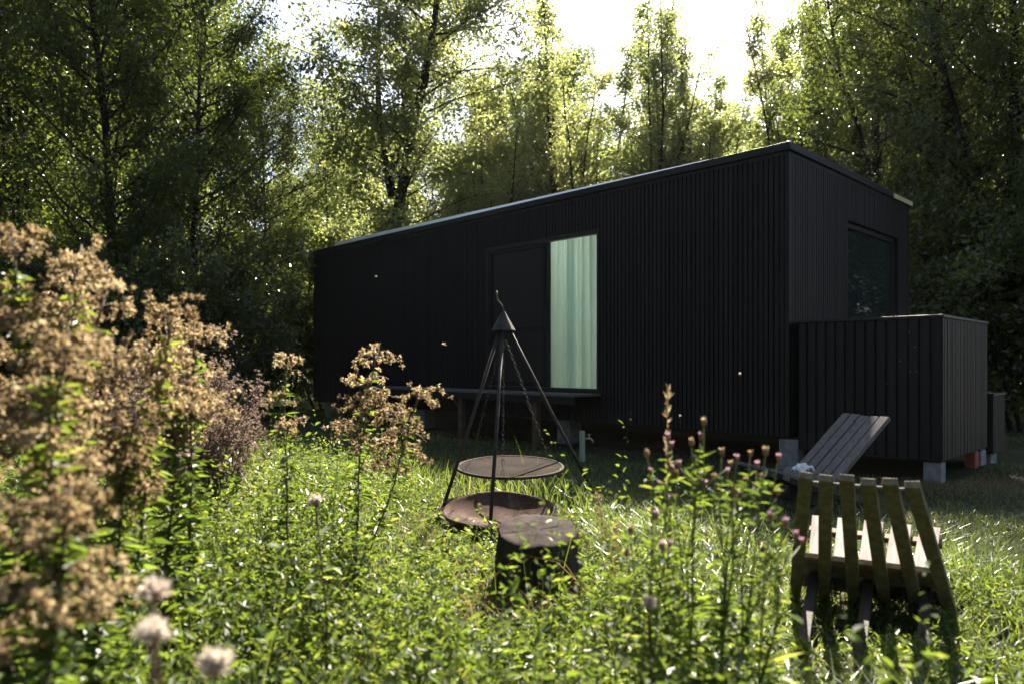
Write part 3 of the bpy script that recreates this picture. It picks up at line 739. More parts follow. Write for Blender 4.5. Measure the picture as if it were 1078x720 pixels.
used_names = {}
def tree(key, px, Y, scale, rz, name, label, cat, group=None, sxy=1.0):
    o = thing(name, G(px, Y), label, cat, rz, group, scale=(scale*sxy, scale*sxy, scale))
    t, c = PROTO[key]
    link('trunk' if 'bush' not in key else 'stems', t, o); link('crown' if 'bush' not in key else 'foliage', c, o)
    return o
WL = 'dark broadleaf trees left of the cabin'
tree('dense_a', -70, 14.0, 1.05, .3, 'broadleaf_tree', 'dark broadleaf tree at the left picture edge behind the brown weeds', 'tree', WL)
tree('dense_b', 35, 15.5, 1.15, 1.9, 'broadleaf_tree', 'dark dense tree second from the left picture edge', 'tree', WL)
tree('dense_a', 125, 14.6, 1.0, 2.7, 'broadleaf_tree', 'dark dense tree third from the left picture edge, above the dried bush', 'tree', WL)
tree('dense_b', 200, 16.2, .95, 4.1, 'broadleaf_tree', 'dark dense tree fourth from the left picture edge, beside the sky gap', 'tree', WL)
tree('dense_b', 285, 17.5, .74, .9, 'broadleaf_tree', 'shorter dark tree nearest the far left end of the cabin', 'tree', WL)
WL2 = 'second row of trees in the left wood'
for k, (px, Y, s_) in enumerate(((-20, 20, 1.2), (85, 20.5, 1.25), (165, 21, 1.22))):
    tree(['dense_a', 'dense_b'][k % 2], px, Y, s_, k*1.7, 'broadleaf_tree', 'tall shaded tree mostly hidden in the second row of the left wood', 'tree', WL2)
BU = 'shrubs at the foot of the left wood'
for k, (px, Y, s_, lb) in enumerate(((-30, 12.2, 1.0, 'dark leafy shrub at the left picture edge under the trees'),
        (60, 12.8, 1.05, 'dark leafy shrub behind the tall brown weeds on the left'), (150, 13.2, .95, 'dark leafy shrub just behind the dried bush'),
        (225, 14.2, 1.05, 'dark leafy shrub right of the dried bush beside the grass path'), (292, 16.0, 1.15, 'dark leafy shrub at the end of the grass path'), (345, 17.6, 1.2, 'dark leafy shrub peeping past the far left end of the cabin'))):
    tree(['bush_a', 'bush_b'][k % 2], px, Y, s_, k*1.1, 'shrub', lb, 'shrub', BU)
tree('big', 413, 19.0, 1.0, .5, 'forked_tree', 'tall open tree with a dark forked trunk behind the cabin', 'tree')
MID = 'smaller trees under the forked tree'
for k, (px, Y, s_, lb) in enumerate(((318, 23, .85, 'sunlit smaller tree filling the sky gap left of the forked tree'), (362, 22, .80, 'sunlit smaller tree just left of the forked trunk'),
        (456, 22, .72, 'sunlit smaller tree just right of the forked trunk'), (494, 21, .74, 'sunlit smaller tree between the forked tree and the poplars'))):
    tree('pop_c' if k % 2 else 'pop_b', px, Y, s_*(1.1 if k % 2 else .95), k*2.1, 'young_tree', lb, 'tree', MID, 1.35)
PO = 'slim poplars behind the cabin roof'
ords = ['first', 'second', 'third', 'fourth', 'fifth', 'sixth', 'seventh', 'eighth', 'ninth', 'tenth', 'eleventh', 'twelfth']
pops = [(518, 22, 85, 'pop_c'), (548, 24, 110, 'pop_b'), (598, 22, -8, 'pop_a'), (632, 25, 62, 'pop_b'), (676, 22.5, 8, 'pop_a'), (712, 24, 40, 'pop_b'),
        (748, 22, 52, 'pop_a'), (786, 25, 66, 'pop_b'), (822, 22.5, 12, 'pop_a'), (856, 24.5, 40, 'pop_b'), (892, 22, 70, 'pop_c')]
Hs = {'pop_a': 12.0, 'pop_b': 11.0, 'pop_c': 9.0}
for k, (px, Y, ty, key) in enumerate(pops):
    H_ = EYE + (HY - ty)/F*Y; s_ = 1.04*H_/Hs[key]
    tree(key, px, Y, s_, k*1.37, 'poplar_tree', '%s slim poplar from the left in the row above the cabin roof' % ords[k], 'tree', PO, 1.12/s_**.3)
RT = 'tall trees right of the cabin'
tree('airy_b', 925, 17.0, .98, 1.0, 'alder_tree', 'tall airy tree rising right behind the cabin end wall', 'tree', RT)
tree('airy_a', 990, 15.0, .98, 2.2, 'alder_tree', 'tall multi stemmed tree just right of the cabin end', 'tree', RT)
tree('airy_b', 1062, 13.6, 1.0, 4.0, 'alder_tree', 'tall dark tree at the right picture edge behind the boxes', 'tree', RT)
tree('airy_a', 1150, 14.5, 1.1, 5.3, 'alder_tree', 'tall dark tree whose branches reach in at the right picture edge', 'tree', RT)
RT2 = 'second row of trees in the right wood'
for k, (px, Y, s_) in enumerate(((948, 21, .9), (1020, 20, 1.15), (1085, 19, 1.2))):
    tree(['airy_a', 'airy_b'][k % 2], px, Y, s_, k*2.0+.4, 'alder_tree', 'tree mostly hidden in the second row of the right wood', 'tree', RT2, 1.15)
BR = 'shrubs right of the cabin'
for k, (px, Y, s_, lb) in enumerate(((978, 14.2, 1.3, 'tall dark shrub touching the cabin end wall corner'), (1030, 12.8, 1.25, 'dark glossy shrub behind the small low box'),
        (1082, 11.8, 1.2, 'dark glossy shrub at the right picture edge'), (1005, 16.5, 1.5, 'dark shrub deeper in the right wood behind the glossy shrubs'))):
    tree(['bush_b', 'bush_a'][k % 2], px, Y, s_, k*1.9, 'shrub', lb, 'shrub', BR)
FB = 'far trees closing the wood'
for k in range(19):
    px = -60 + k*66 + rng.uniform(-15, 15); Y = rng.uniform(29, 36)
    ty = 115 if 440 < px < 930 else (150 if 225 < px <= 440 else 60)
    key = ['dense_a', 'dense_b', 'pop_b'][k % 3]; hh = {'dense_a': 12., 'dense_b': 11., 'pop_b': 11.}[key]
    s_ = (EYE + (HY - ty - rng.uniform(-25, 35))/F*Y)/hh
    tree(key, px, Y, s_, k*.9, 'woodland_tree', 'far tree of the wood glimpsed between the nearer trees', 'tree', FB, 1.15)
# trees off to the right, mirrored in the end window
for k, (x, y) in enumerate(((9.3, 10.6), (11.2, 11.0), (10.6, 13.4))):
    o = tree('dense_a' if k % 2 else 'dense_b', 539, 10, .8, k*2., 'broadleaf_tree', 'dark tree seen only as a reflection in the end window', 'tree', 'trees mirrored in the end window'); o.location = (x, y, 0)
for k, (x, y) in enumerate(((-9, -4), (-5.5, -8.5), (-1, -10), (3.5, -9.5), (7.5, -7), (-12, 1), (10.5, -2.5), (-12.5, 9.5), (-12.8, 5.5))):  # out-of-view trees added to cut sky light and bright reflections
    o = tree('dense_b' if k % 2 else 'dense_a', 539, 10, .95 + .05*(k % 3), k*2.3, 'broadleaf_tree', 'dark unseen tree added to block sky light and darken the glass reflections', 'tree', 'unseen trees added to block sky light', 1.2); o.location = (x, y, 0)
print('tree leaves', total)

# ------------------------------------------------------------------ weeds
def tufts(mb, centers, r, n=11, L=.016, W=.005, out=None):
    """fluffy seed tuft at each centre: n thin petals each"""
    c = np.repeat(np.asarray(centers, float), n, 0); m = len(c)
    d = unit(m, r) + (0 if out is None else np.repeat(np.asarray(out, float), n, 0)*.8)
    mb.leaves(c, d, unit(m, r), L*r.uniform(.6, 1.3, m), W*r.uniform(.7, 1.3, m), .2, .2)
def make_weed(name, loc, label, group, H, seed, lean=(0, 0), panicles=4, tuft_n=55, tuft_L=.018, leafL=.075, nleaf=26, headfrac=.4, headR=.12, mat='tuft', leaf0=.15, droop=.4, hide_leaf=False):
    r = np.random.default_rng(seed)
    o = thing(name, loc, label, 'plant', 0, group)
    st = MB(); lf = MB(); hd = MB()
    main = branch(r, (0, 0, -.03), (lean[0], lean[1], 1), H, .02, 10, .05)
    st.tube(main, np.linspace(.0065, .0022, len(main)), 6)
    tips = []
    for k in range(panicles):
        t = 1 - headfrac*(k/max(1, panicles-1))**1.1 if panicles > 1 else 1
        p, d = along(main, min(.995, t - .12 if k else .9))
        az = k*2.4 + r.uniform(-.4, .4)
        L_ = (.10 + .22*headfrac*(k/max(1, panicles)))*r.uniform(.8, 1.3)*H/1.3
        b = branch(r, p, (math.cos(az)*.7, math.sin(az)*.7, .9) if k else d, L_, .05, 5, .1)
        st.tube(b, np.linspace(.003, .0016, len(b)), 5, cap=False)
        # domed panicle with drooping stalklets
        e = b[-1]; cs = []; os_ = []; hd = MB()
        nst = 9
        for q in range(nst):
            a2 = q*2.4 + r.uniform(0, .5); ll = headR*r.uniform(.45, 1.0)
            sb_ = branch(r, along(b, .55 + .44*q/nst)[0], (math.cos(a2), math.sin(a2), .8), ll, -.18*droop*2, 4, .12)
            hd.tube(sb_, np.linspace(.0016, .001, len(sb_)), 3, cap=False, mi=1)
            m = max(2, int(tuft_n/nst*r.uniform(.6, 1.4)))
            for z in range(m):
                pp, dd = along(sb_, r.uniform(.35, .999)); cs.append(pp + r.normal(size=3)*.012); os_.append(dd/np.linalg.norm(dd))
        tufts(hd, cs, r, 15, tuft_L, tuft_L*.36, os_); hd.build('seed_head', [M[mat], M['stem_brown']], o)
    # leaves in loose pairs up the stem, bigger low down
    pp = []; dd = []; LL = []
    for k in range(nleaf):
        t = leaf0 + (.93-leaf0)*k/nleaf
        p, _ = along(main, t)
        for sgn in (0, math.pi):
            a2 = k*1.57 + sgn + r.uniform(-.4, .4)
            for fan in (-.45, 0, .45):
                pp.append(p + r.normal(size=3)*.004); dd.append((math.cos(a2+fan), math.sin(a2+fan), r.uniform(-.2, .55))); LL.append(leafL*(1.1-.5*t)*r.uniform(.6, 1.2)*(1 if fan == 0 else .75))
    LL = np.array(LL); n = len(pp)
    lf.leaves(np.array(pp), np.array(dd), np.tile((0, 0, 1.), (n, 1)) + r.normal(size=(n, 3))*.35, LL, LL*.30, .22, .16, six=True)
    st.build('stem', M['stem_brown'], o, smooth=True); lf.build('leaves', M['leaf_weed'], o)
    return o
AG = 'tall brown seeded weeds on the left'
weeds = [ # px top, py top, Y, label
    (12, 228, 1.75, 'tallest brown seeded weed at the left picture edge'),
    (55, 232, 1.95, 'tall brown seeded weed second from the left picture edge'),
    (-25, 260, 1.6, 'brown seeded weed cut by the left picture edge'),
    (85, 262, 2.1, 'brown seeded weed with a rounded head right of the tallest ones'),
    (112, 300, 2.0, 'brown seeded weed with a leaning head before the dark trees'),
    (150, 318, 2.25, 'brown seeded weed reaching in front of the dried bush'),
    (178, 332, 2.4, 'brown seeded weed with a drooping head furthest right of its clump'),
    (30, 330, 1.5, 'shorter brown seeded weed low in front of the tallest ones'),
    (105, 410, 1.9, 'greenish brown weed with many leaves right of the blurred ones'),
    (20, 500, 1.12, 'lowest blurred brown weed in the bottom left corner'),
    (72, 300, 2.6, 'brown seeded weed at the back of the clump, left of the rounded head'),
    (95, 350, 1.75, 'brown seeded weed in the middle of the clump'),
    (0, 350, 2.0, 'brown seeded weed behind the blurred ones at the left edge')]
for k, (px, py, Y, lb) in enumerate(weeds):
    tip = P(px, py, Y); ln = rng.uniform(-.05, .05)
    make_weed('hemp_agrimony', (tip.x - ln*tip.z, tip.y + .03, 0), lb, AG, tip.z, 100+k, (ln, rng.uniform(-.04, .02)), 5, 60, .0145, .090, 52, .27, .125)
tip = P(385, 352, 3.1)
make_weed('hemp_agrimony', (tip.x - .06, tip.y, 0), 'brown seeded weed with drooping heads before the middle of the cabin', 'brown seeded weeds before the cabin', tip.z, 131, (.05, 0), 6, 46, .017, .085, 26, .34, .17, droop=.9)
tip = P(422, 388, 3.15)
make_weed('hemp_agrimony', (tip.x - .22, tip.y, 0), 'brown seeded weed leaning right beside the deck', 'brown seeded weeds before the cabin', tip.z, 132, (.21, 0), 5, 50, .017, .09, 24, .28, .15, droop=1.1)
tip = P(318, 368, 3.0)
make_weed('hemp_agrimony', (tip.x - .02, tip.y, 0), 'thin brown weed with few heads left of the drooping ones', 'brown seeded weeds before the cabin', tip.z, 133, (.02, 0), 3, 34, .016, .10, 24, .22, .10)

# dried bush
def dried_bush(loc, label, H, Rb, nst, seed):
    r = np.random.default_rng(seed); o = thing('dried_bush', loc, label, 'bush', group='dried bushes on the left'); st = MB(); hd = MB(); lf = MB()
    cs = []; os_ = []; lp = []; ld = []
    for k in range(nst):
        az = k*2.4; rad = Rb*math.sqrt((k+.5)/nst)
        b = branch(r, (rad*.35*math.cos(az), rad*.35*math.sin(az), -.03), (rad*.6*math.cos(az)/H*1.3, rad*.6*math.sin(az)/H*1.3, 1), H*r.uniform(.7, 1.02)*(1-.25*(rad/Rb)**2), .0, 8, .07)
        st.tube(b, np.linspace(.004, .0014, len(b)), 4, cap=False)
        for q in range(9):
            p, d = along(b, r.uniform(.45, .98)); a2 = r.uniform(0, 6.28)
            tw = branch(r, p, (math.cos(a2)*.8, math.sin(a2)*.8, 1), r.uniform(.07, .18), -.03, 3, .15)
            st.tube(tw, np.linspace(.0016, .0009, len(tw)), 3, cap=False)
            for z in range(7):
                pp, dd = along(tw, r.uniform(.2, .999)); cs.append(pp + r.normal(size=3)*.007); os_.append(dd/np.linalg.norm(dd))
        for q in range(14):
            p, d = along(b, r.uniform(.1, .7)); lp.append(p); ld.append(r.normal(size=3)*np.array((1, 1, .5)) + np.array((0, 0, -.3)))
    tufts(hd, cs, r, 8, .019, .006, os_)
    lp = np.array(lp); lf.leaves(lp, np.array(ld), unit(len(lp), r), r.uniform(.04, .08, len(lp)), .015, .4, .2)
    st.build('stems', M['stem_brown'], o, smooth=True); hd.build('seed_heads', M['tuft_grey'], o); lf.build('leaves', M['leaf_weed'], o)
tipb = P(178, 345, 4.6); dried_bush((tipb.x, tipb.y, 0), 'rounded grey brown dried bush behind the tall weeds', 1.36, .62, 90, 71)
tipb = P(222, 385, 4.9); dried_bush((tipb.x, tipb.y, 0), 'lower dried bush on the right flank of the rounded one', 1.10, .42, 50, 72)

# knapweed on the right of the stump
def knapweed(loc, label, tips, seed, lean):
    r = np.random.default_rng(seed); o = thing('knapweed', loc, label, 'plant', group='knapweed plants in the right foreground')
    st = MB(); lf = MB(); bd = MB(); pk = MB(); loc = Vector(loc); LP = []; LD = []; LLn = []
    c = np.mean([tuple(t - loc) for t in tips], axis=0); hub = np.array((c[0]*.6, c[1]*.6, c[2]*.55))
    tr = np.array([(0, 0, -.03), hub*.5 + r.normal(size=3)*.01, hub]); st.tube(tr, [.0045, .004, .0033], 6)
    for k, t in enumerate(tips):
        t = np.array(tuple(t - loc)); s0 = tr[1] + (hub - tr[1])*r.uniform(.2, 1)
        m1 = s0 + (t - s0)*.35 + np.array((r.normal()*.015, r.normal()*.015, .02)); m2 = s0 + (t - s0)*.75 + r.normal(size=3)*.008
        pl = np.array([s0, m1, m2, t]); st.tube(pl, [.003, .0026, .002, .0016], 5)
        ext = [t]
        for q in range(1 if k else 0):
            e = m2 + np.array((r.normal()*.04, r.normal()*.03, r.uniform(.02, .075))); st.tube([m2 - (m2-m1)*r.uniform(0, .4), (m2+e)/2 + np.array((0, 0, -.01)), e], [.0018, .0016, .0013], 4); ext.append(e)
        for j, e in enumerate(ext):
            rb = r.uniform(.005, .008)
            zz = np.linspace(-1, 1, 6); bd = MB(); bd.tube([e + np.array((0, 0, rb*1.25*(z+.6))) for z in zz], rb*np.sqrt(np.clip(1.06 - zz**2*.85, .05, 1)), 8)
            n = 18; base_ = np.tile(e + np.array((0, 0, rb*1.5)), (n, 1)); dirs = unit(n, r)*.75 + np.array((0, 0, .9))
            bd.leaves(base_, dirs, unit(n, r), r.uniform(.007, .014, n), .0036, .1, .2, mi=1); bd.build('flower_head', [M['bud'], M['pink'] if r.uniform() < .45 else M['tuft']], o, smooth=True)
        for q in range(36):
            p = along(pl, r.uniform(0, .86))[0]
            a2 = r.uniform(0, 6.28); LP.append(p); LD.append((math.cos(a2), math.sin(a2), r.uniform(.1, .9))); LLn.append(r.uniform(.018, .05))
    for q in range(115):
        u = r.uniform(.05, 1); p = tr[0] + (hub - tr[0])*u + r.normal(size=3)*np.array((.06, .05, .03))*(1 - .3*u); a2 = r.uniform(0, 6.28)
        LP.append(p); LD.append((math.cos(a2), math.sin(a2), r.uniform(.0, .8))); LLn.append(r.uniform(.03, .09))
    LP = np.array(LP); n = len(LP); LLn = np.array(LLn)
    lf.leaves(LP, np.array(LD), np.tile((0, 0, 1.), (n, 1)) + r.normal(size=(n, 3))*.4, LLn, LLn*.27, .2, .15, six=True)
    st.build('stems', M['stem_green'], o, smooth=True); lf.build('leaves', M['leaf_weed'], o);
KW = [((716, 2.1), [(712, 500), (694, 512), (735, 505)], 'leafy knapweed behind the tallest one'),
      ((745, 2.05), [(752, 505), (766, 498), (785, 508)], 'leafy knapweed behind the pinkish bloom'),
      ((700, 2.0), [(681, 480), (703, 462), (707, 470)], 'knapweed stem left of the tallest one, near the tap post'),
      ((722, 1.9), [(741, 447), (728, 468), (738, 462)], 'tallest budding knapweed right of the stump'),
      ((748, 1.95), [(760, 478), (776, 484), (790, 480)], 'knapweed with a pinkish bloom right of the tallest one'),
      ((765, 1.85), [(806, 478), (820, 484), (797, 492)], 'knapweed leaning right toward the far chair'),
      ((772, 1.7), [(811, 546), (827, 553), (838, 566)], 'low knapweed with dry heads left of the near chair'),
      ((690, 1.75), [(664, 560), (690, 545), (705, 575)], 'low knapweed in front of the tallest one')]
for k, ((px, Y), tp_, lb) in enumerate(KW):
    knapweed(G(px, Y), lb, [P(a, b, Y + rng.uniform(-.08, .08)) for a, b in tp_], 200+k, 0)
# pale dry grass stalks
def stalk(loc, tip, label, seed, mat='drygrass'):
    r = np.random.default_rng(seed); o = thing('grass_stalk', loc, label, 'grass stalk', group='dry seeded grass stalks'); loc = Vector(loc); t = np.array(tuple(tip - loc))
    pts = np.array([(0, 0, -.02), t*.4 + np.array((.01, 0, .03)), t*.8 + np.array((.0, 0, .02)), t]); st = MB(); st.tube(pts, [.002, .0018, .0014, .001], 5); st.build('stem', M['drygrass'], o, smooth=True)
    hd = MB(); n = 70; u = r.uniform(.6, 1, n); p = np.array([along(pts, x*.999)[0] for x in u]); d = np.tile(t/np.linalg.norm(t), (n, 1)) + r.normal(size=(n, 3))*.45
    hd.leaves(p, d, unit(n, r), r.uniform(.012, .028, n), .004, .15, .2); hd.build('seed_head', M[mat], o)
stalk(G(660, 2.7), P(628, 520, 2.6), 'bent pale grass stalk right of the stump', 301)
stalk(G(700, 2.0), P(703, 410, 2.0), 'upright brown stalk standing above the knapweed', 302, 'tuft')
stalk(G(640, 2.4), P(650, 548, 2.35), 'short pale grass stalk beside the bent one', 303)
# thistle seed heads, close to the camera
def thistle(px, py, Y, label, seed, rad=.021):
    r = np.random.default_rng(seed); tip = P(px, py, Y); loc = (tip.x + r.uniform(-.03, .03), tip.y + r.uniform(0, .05), 0)
    o = thing('thistle', loc, label, 'plant', group='thistles gone to white fluff'); t = np.array(tuple(tip - Vector(loc)))
    st = MB(); st.tube(np.array([(0, 0, -.03), t*.5 + np.array((.02, 0, 0)), t*.95, t]), [.004, .0035, .0028, .0035], 6); st.build('stem', M['stem_brown'], o, smooth=True)
    cu_ = MB(); cu_.tube([t + np.array((0, 0, z)) for z in (-.004, .002, .01, .018)], [.005, rad*.55, rad*.6, rad*.4], 10); cu_.build('seed_cup', M['bud'], o, smooth=True)
    fl = MB(); n = 420; d = unit(n, r)*np.array((1, .9, .8)) + np.array((r.uniform(-.5, .5), 0, .6)); fl.leaves(np.tile(t + np.array((0, 0, .012)), (n, 1)) + r.normal(size=(n, 3))*.004, d, unit(n, r), rad*r.uniform(.35, 1.5, n), .0026, .2, .1); fl.build('fluff', M['fluff'], o)
    lf = MB(); n = 16; u = r.uniform(.1, .9, n); p = u[:, None]*t[None]; a2 = r.uniform(0, 6.28, n)
    lf.leaves(p, np.stack([np.cos(a2), np.sin(a2), r.uniform(0, .6, n)], 1), np.tile((0, 0, 1.), (n, 1)), r.uniform(.05, .1, n), .018, .2, .2, six=True); lf.build('leaves', M['leaf_weed'], o)
thistle(162, 632, 1.15, 'white fluffy thistle head, upper one of the two at the bottom left', 401)
thistle(160, 676, 1.05, 'white fluffy thistle head just below the upper one', 402)
thistle(226, 708, 1.05, 'white fluffy thistle head at the bottom picture edge', 403)
thistle(195, 484, 2.6, 'smaller white fluffy thistle head below the dried bush', 404, .022)
thistle(333, 532, 2.2, 'smaller white fluffy thistle head left of the fire bowl', 405, .018)
thistle(683, 640, 1.7, 'dry greyish thistle head low among the knapweed', 407, .014)

# ------------------------------------------------------------------ ground plants
# clearances for the things standing in the grass (x, y, radius)
HOLES = [(0.122, 3.38, .23), (-.105, 4.95, .40), (.79, 7.9, .05)]
def keep(x, y, inside_ok=False):
    m = np.ones(len(x), bool)
    for hx, hy, hr in HOLES: m &= (x-hx)**2 + (y-hy)**2 > hr*hr
    lx = (x - C0.x)*math.cos(TH) + (y - C0.y)*math.sin(TH); ly = -(x - C0.x)*math.sin(TH) + (y - C0.y)*math.cos(TH)
    m &= ~((lx > -LEN - .05) & (lx < 1.5) & (ly > .1) & (ly < DEP))
    return m, lx, ly
def patch(n, xr, yr, r, view=True):
    y = r.uniform(yr[0], yr[1], n); x = r.uniform(xr[0], xr[1], n)
    if view:
        k = np.abs(x) < .80*y + .5; x = x[k]; y = y[k]
    return x, y
def clumpy(x, y, s=1.0, ph=0):
    return .5 + .25*np.sin(x*2.3*s + 1.3*np.sin(y*1.7*s+ph) + ph) + .25*np.sin(y*2.9*s + 1.1*np.sin(x*2.1*s) + 2*ph)
gm = MB(); rg = np.random.default_rng(50)
def sow(n, xr, yr, hmin, hmax, wmin, wmax, bmin, bmax, thin=None, levels=4, hscale=None):
    x, y = patch(n, xr, yr, rg); m, lx, ly = keep(x, y)
    if thin is not None: m &= rg.uniform(size=len(x)) < thin(x, y, lx, ly)
    x, y, lx, ly = x[m], y[m], lx[m], ly[m]; n = len(x)
    h = rg.uniform(hmin, hmax, n)*(.55 + .8*clumpy(x, y, 1.6))
    if hscale is not None: h = h*hscale(x, y, lx, ly)
    a = rg.uniform(0, 6.28, n); lean = np.stack([np.cos(a), np.sin(a), np.zeros(n)], 1)
    face = a + rg.normal(size=n)*.5 + 0
    p = np.stack([x, y, gz(x, y) - .01], 1)
    gm.blades(p, lean, h, rg.uniform(wmin, wmax, n), rg.uniform(bmin, bmax, n), face, levels)
def shade(x, y, lx, ly): return np.where(ly > -2.6, .38, np.where(ly > -3.2, .7, 1.0))*np.where((ly > -.9) & (lx > -3), .5, 1)*np.where(np.hypot(x+.1, y-4.9) < .65, .5, 1)*np.where((y > 2.3) & (y < 5) & (np.abs(x - .02) < .5), .42, 1)*np.where(np.hypot(x - 1.5, y - 2.85) < .75, .55, 1)
left_thin = lambda x, y, lx, ly: np.where(x < .1, .45, 1.0)
sow(64000, (-3.2, 4.6), (1.3, 5.2), .14, .34, .003, .007, .6, 2.2, left_thin, 4, shade)
sow(30000, (-6, 5.5), (5.2, 8.5), .14, .32, .005, .010, .4, 1.8, None, 4, shade)
sow(26000, (-9, 8), (8.5, 13), .10, .24, .009, .016, .4, 1.6, None, 3, shade)
sow(14000, (-13, 12), (13, 22), .12, .30, .018, .03, .4, 1.4, None, 3)
sow(500, (-3.0, .2), (1.5, 5.5), .40, .65, .0025, .005, .25, 1.0, None, 5, lambda x, y, lx, ly: np.where((np.hypot(x - .05, y - 4.2) < 1.2) | (np.hypot(x - 1.5, y - 2.85) < .8), .45, 1.0))
tag(gm.build('grass', M['grass']), 'long backlit meadow grass around the cabin and chairs', 'grass', kind='stuff')

# leafy ground cover in the left foreground: upright stems with leaf pairs
def low(x, y):
    f = np.where((y > 2.2) & (y < 3.5) & (np.abs(x - .08) < .32), .30, 1.0)
    f = np.minimum(f, np.where((y > 3.3) & (y < 5.0) & (np.abs(x + .1) < .6), .30, 1.0))
    f = np.minimum(f, np.where((x > .7) & (y > 1.7) & (x < 2.6) & (y < 4.2), .22, 1.0))
    return np.minimum(f, np.where((x > .5) & (y > 3.0), .40, 1.0))
gc_ = MB(); rc = np.random.default_rng(60)
def cover(n, xr, yr, hmin, hmax, lmin, lmax, thin=None, nl=9):
    x, y = patch(n, xr, yr, rc); m, lx, ly = keep(x, y)
    if thin is not None: m &= rc.uniform(size=len(x)) < thin(x, y)*(.45 + .75*clumpy(x, y, 1.9, .7))
    x, y = x[m], y[m]; n = len(x)
    h = rc.uniform(hmin, hmax, n)*(.38 + 1.05*clumpy(x, y, 1.9, .7)); h = h*low(x, y); a = rc.uniform(0, 6.28, n); lean = rc.uniform(0, .35, n)
    base = np.stack([x, y, gz(x, y)], 1); top = base + np.stack([np.cos(a)*lean*h, np.sin(a)*lean*h, h], 1)
    for k in range(nl):
        t = .18 + .82*k/(nl-1)
        for s_ in (0, math.pi):
            az = a + k*1.57 + s_ + rc.normal(size=n)*.3
            p = base + (top - base)*t; d = np.stack([np.cos(az), np.sin(az), rc.uniform(-.5, 1.3, n)], 1); p = p + rc.normal(size=(n, 3))*.012
            L_ = rc.uniform(lmin, lmax, n)*(1.15 - .5*t)
            gc_.leaves(p, d, np.tile((0, 0, 1.), (n, 1)) + rc.normal(size=(n, 3))*.7, L_, L_*rc.uniform(.28, .55, n), .18, .15, six=True)
    # thin stems as narrow blades
    gc_.blades(base, np.stack([np.cos(a), np.sin(a), np.zeros(n)], 1), h, np.full(n, .004), lean, a, 3, 1)
def cov_thin(x, y):
    return np.where(x < -.15, 1.0, np.where(x < .9, .7, .5))*np.where((x > .9) & (y > 2.0) & (x < 2.3) & (y < 3.7), .6, 1)
def cov_thin2(x, y): return cov_thin(x, y)*(y < 6.3 - np.where(x > -1.5, (x + 1.5)*.7, 0))
cover(5200, (-3.6, 2.4), (1.35, 3.4), .28, .66, .018, .052, cov_thin, 13)
cover(4000, (-4.6, 2.6), (3.4, 6.2), .18, .42, .020, .052, cov_thin2, 10)
cover(900, (-6.0, -1.0), (6.0, 9.0), .15, .35, .035, .06, None, 7)
cover(260, (-3.2, 1.0), (1.9, 5.5), .25, .52, .045, .08, cov_thin2, 7)
tag(gc_.build('ground_cover', [M['leaf_weed'], M['stem_green']]), 'leafy green weeds carpeting the left foreground', 'ground cover', kind='stuff')

# matted dry grass by the dried bush and under the cabin edge
dg = MB(); rd = np.random.default_rng(61)
def mat_dry(n, cx, cy, sx, sy, h0, h1):
    x = cx + rd.normal(size=n)*sx; y = cy + rd.normal(size=n)*sy; m, _, _ = keep(x, y); x, y = x[m], y[m]; n = len(x); a = rd.uniform(0, 6.28, n)
    dg.blades(np.stack([x, y, gz(x, y)], 1), np.stack([np.cos(a), np.sin(a), np.zeros(n)], 1), rd.uniform(h0, h1, n), rd.uniform(.003, .007, n), rd.uniform(.9, 2.2, n), a + 1.2, 4)
q = G(232, 5.2); mat_dry(1500, q.x, q.y, .32, .35, .15, .42)
q = G(1010, 6.6); mat_dry(2200, q.x, q.y, .6, .5, .04, .10)
q = G(560, 3.1); mat_dry(260, q.x, q.y, .16, .08, .12, .28)
for k in range(24):
    yy = rd.uniform(1.6, 6); xx = rd.uniform(-.7, .2)*yy
    mat_dry(int(rd.uniform(8, 26)), xx, yy, .10, .10, .2, .55)
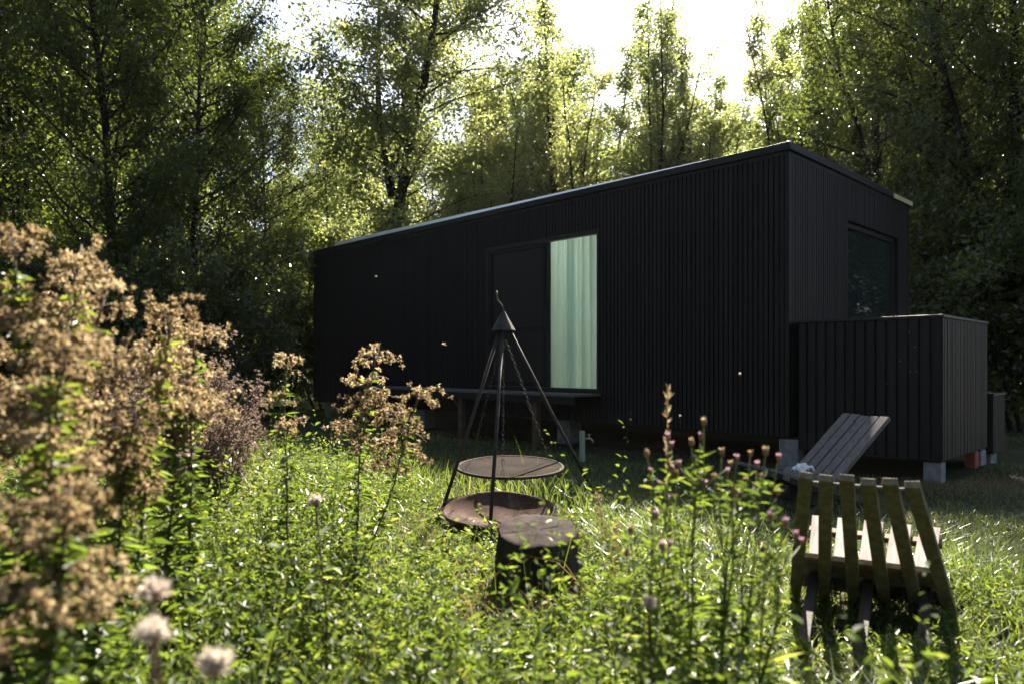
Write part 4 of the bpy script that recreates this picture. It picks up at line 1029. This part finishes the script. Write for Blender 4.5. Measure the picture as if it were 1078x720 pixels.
tag(dg.build('dry_grass', M['drygrass']), 'matted brown dry grass at the bush foot and cabin edge', 'dry grass', kind='stuff')

# ------------------------------------------------------------------ small things in the air
def insect(px, py, Y, label):
    o = thing('insect', P(px, py, Y), label, 'insect', .3)
    mb = MB(); mb.tube([(-.017, 0, .004), (-.008, 0, .003), (.002, 0, 0), (.012, 0, -.003), (.02, 0, -.006)], [.002, .0042, .0045, .0036, .001], 8); mb.build('body', M['insect'], o, smooth=True)
    for s_ in (-1, 1):
        mb = MB(); mb.leaves([(-.002, s_*.003, .003)], [(.3, s_*1.0, .35)], [(0, 0, 1.)], .034, .017, .05, .1, six=True)
        wv = mb.build('wing', M['wing'], o); md = wv.modifiers.new('t', 'SOLIDIFY'); md.thickness = .0004
insect(467, 363, 4.2, 'pale brown flying insect hovering before the dark cabin wall')
def seedfluff(px, py, Y, seed, label):
    r = np.random.default_rng(seed); o = thing('seed_fluff', P(px, py, Y), label, 'seed fluff', group='seed fluff drifting before the dark wall')
    mb = MB(); n = 60; mb.leaves(np.zeros((n, 3)), unit(n, r), unit(n, r), .007*r.uniform(.7, 1.2, n), .0012, .1, .1); mb.build('hairs', M['fluff'], o)
    mb = MB(); mb.tube([(0, 0, -.004), (0, 0, -.009)], .0012, 5); mb.build('seed', M['bud'], o)
for k, (px, py, Y, lb) in enumerate(((779, 393, 3.2, 'white seed fluff drifting low before the cabin wall'), (396, 291, 3.5, 'white seed fluff drifting before the far left cabin wall'), (716, 437, 3.2, 'white seed fluff drifting just above the knapweed'))):
    seedfluff(px, py, Y, 500+k, lb)



# ------------------------------------------------------------------ air
hz = MB(); hz.box((-60, -25, -1.2), (60, 60, 26))
m, nt, out = new_mat('haze_air')
pv = N(nt, 'ShaderNodeVolumePrincipled'); pv.inputs['Color'].default_value = (.88, .91, 1, 1); pv.inputs['Density'].default_value = .00011; pv.inputs['Anisotropy'].default_value = .35
nt.links.new(pv.outputs[0], out.inputs['Volume'])
tag(hz.build('haze', m), kind='stuff')
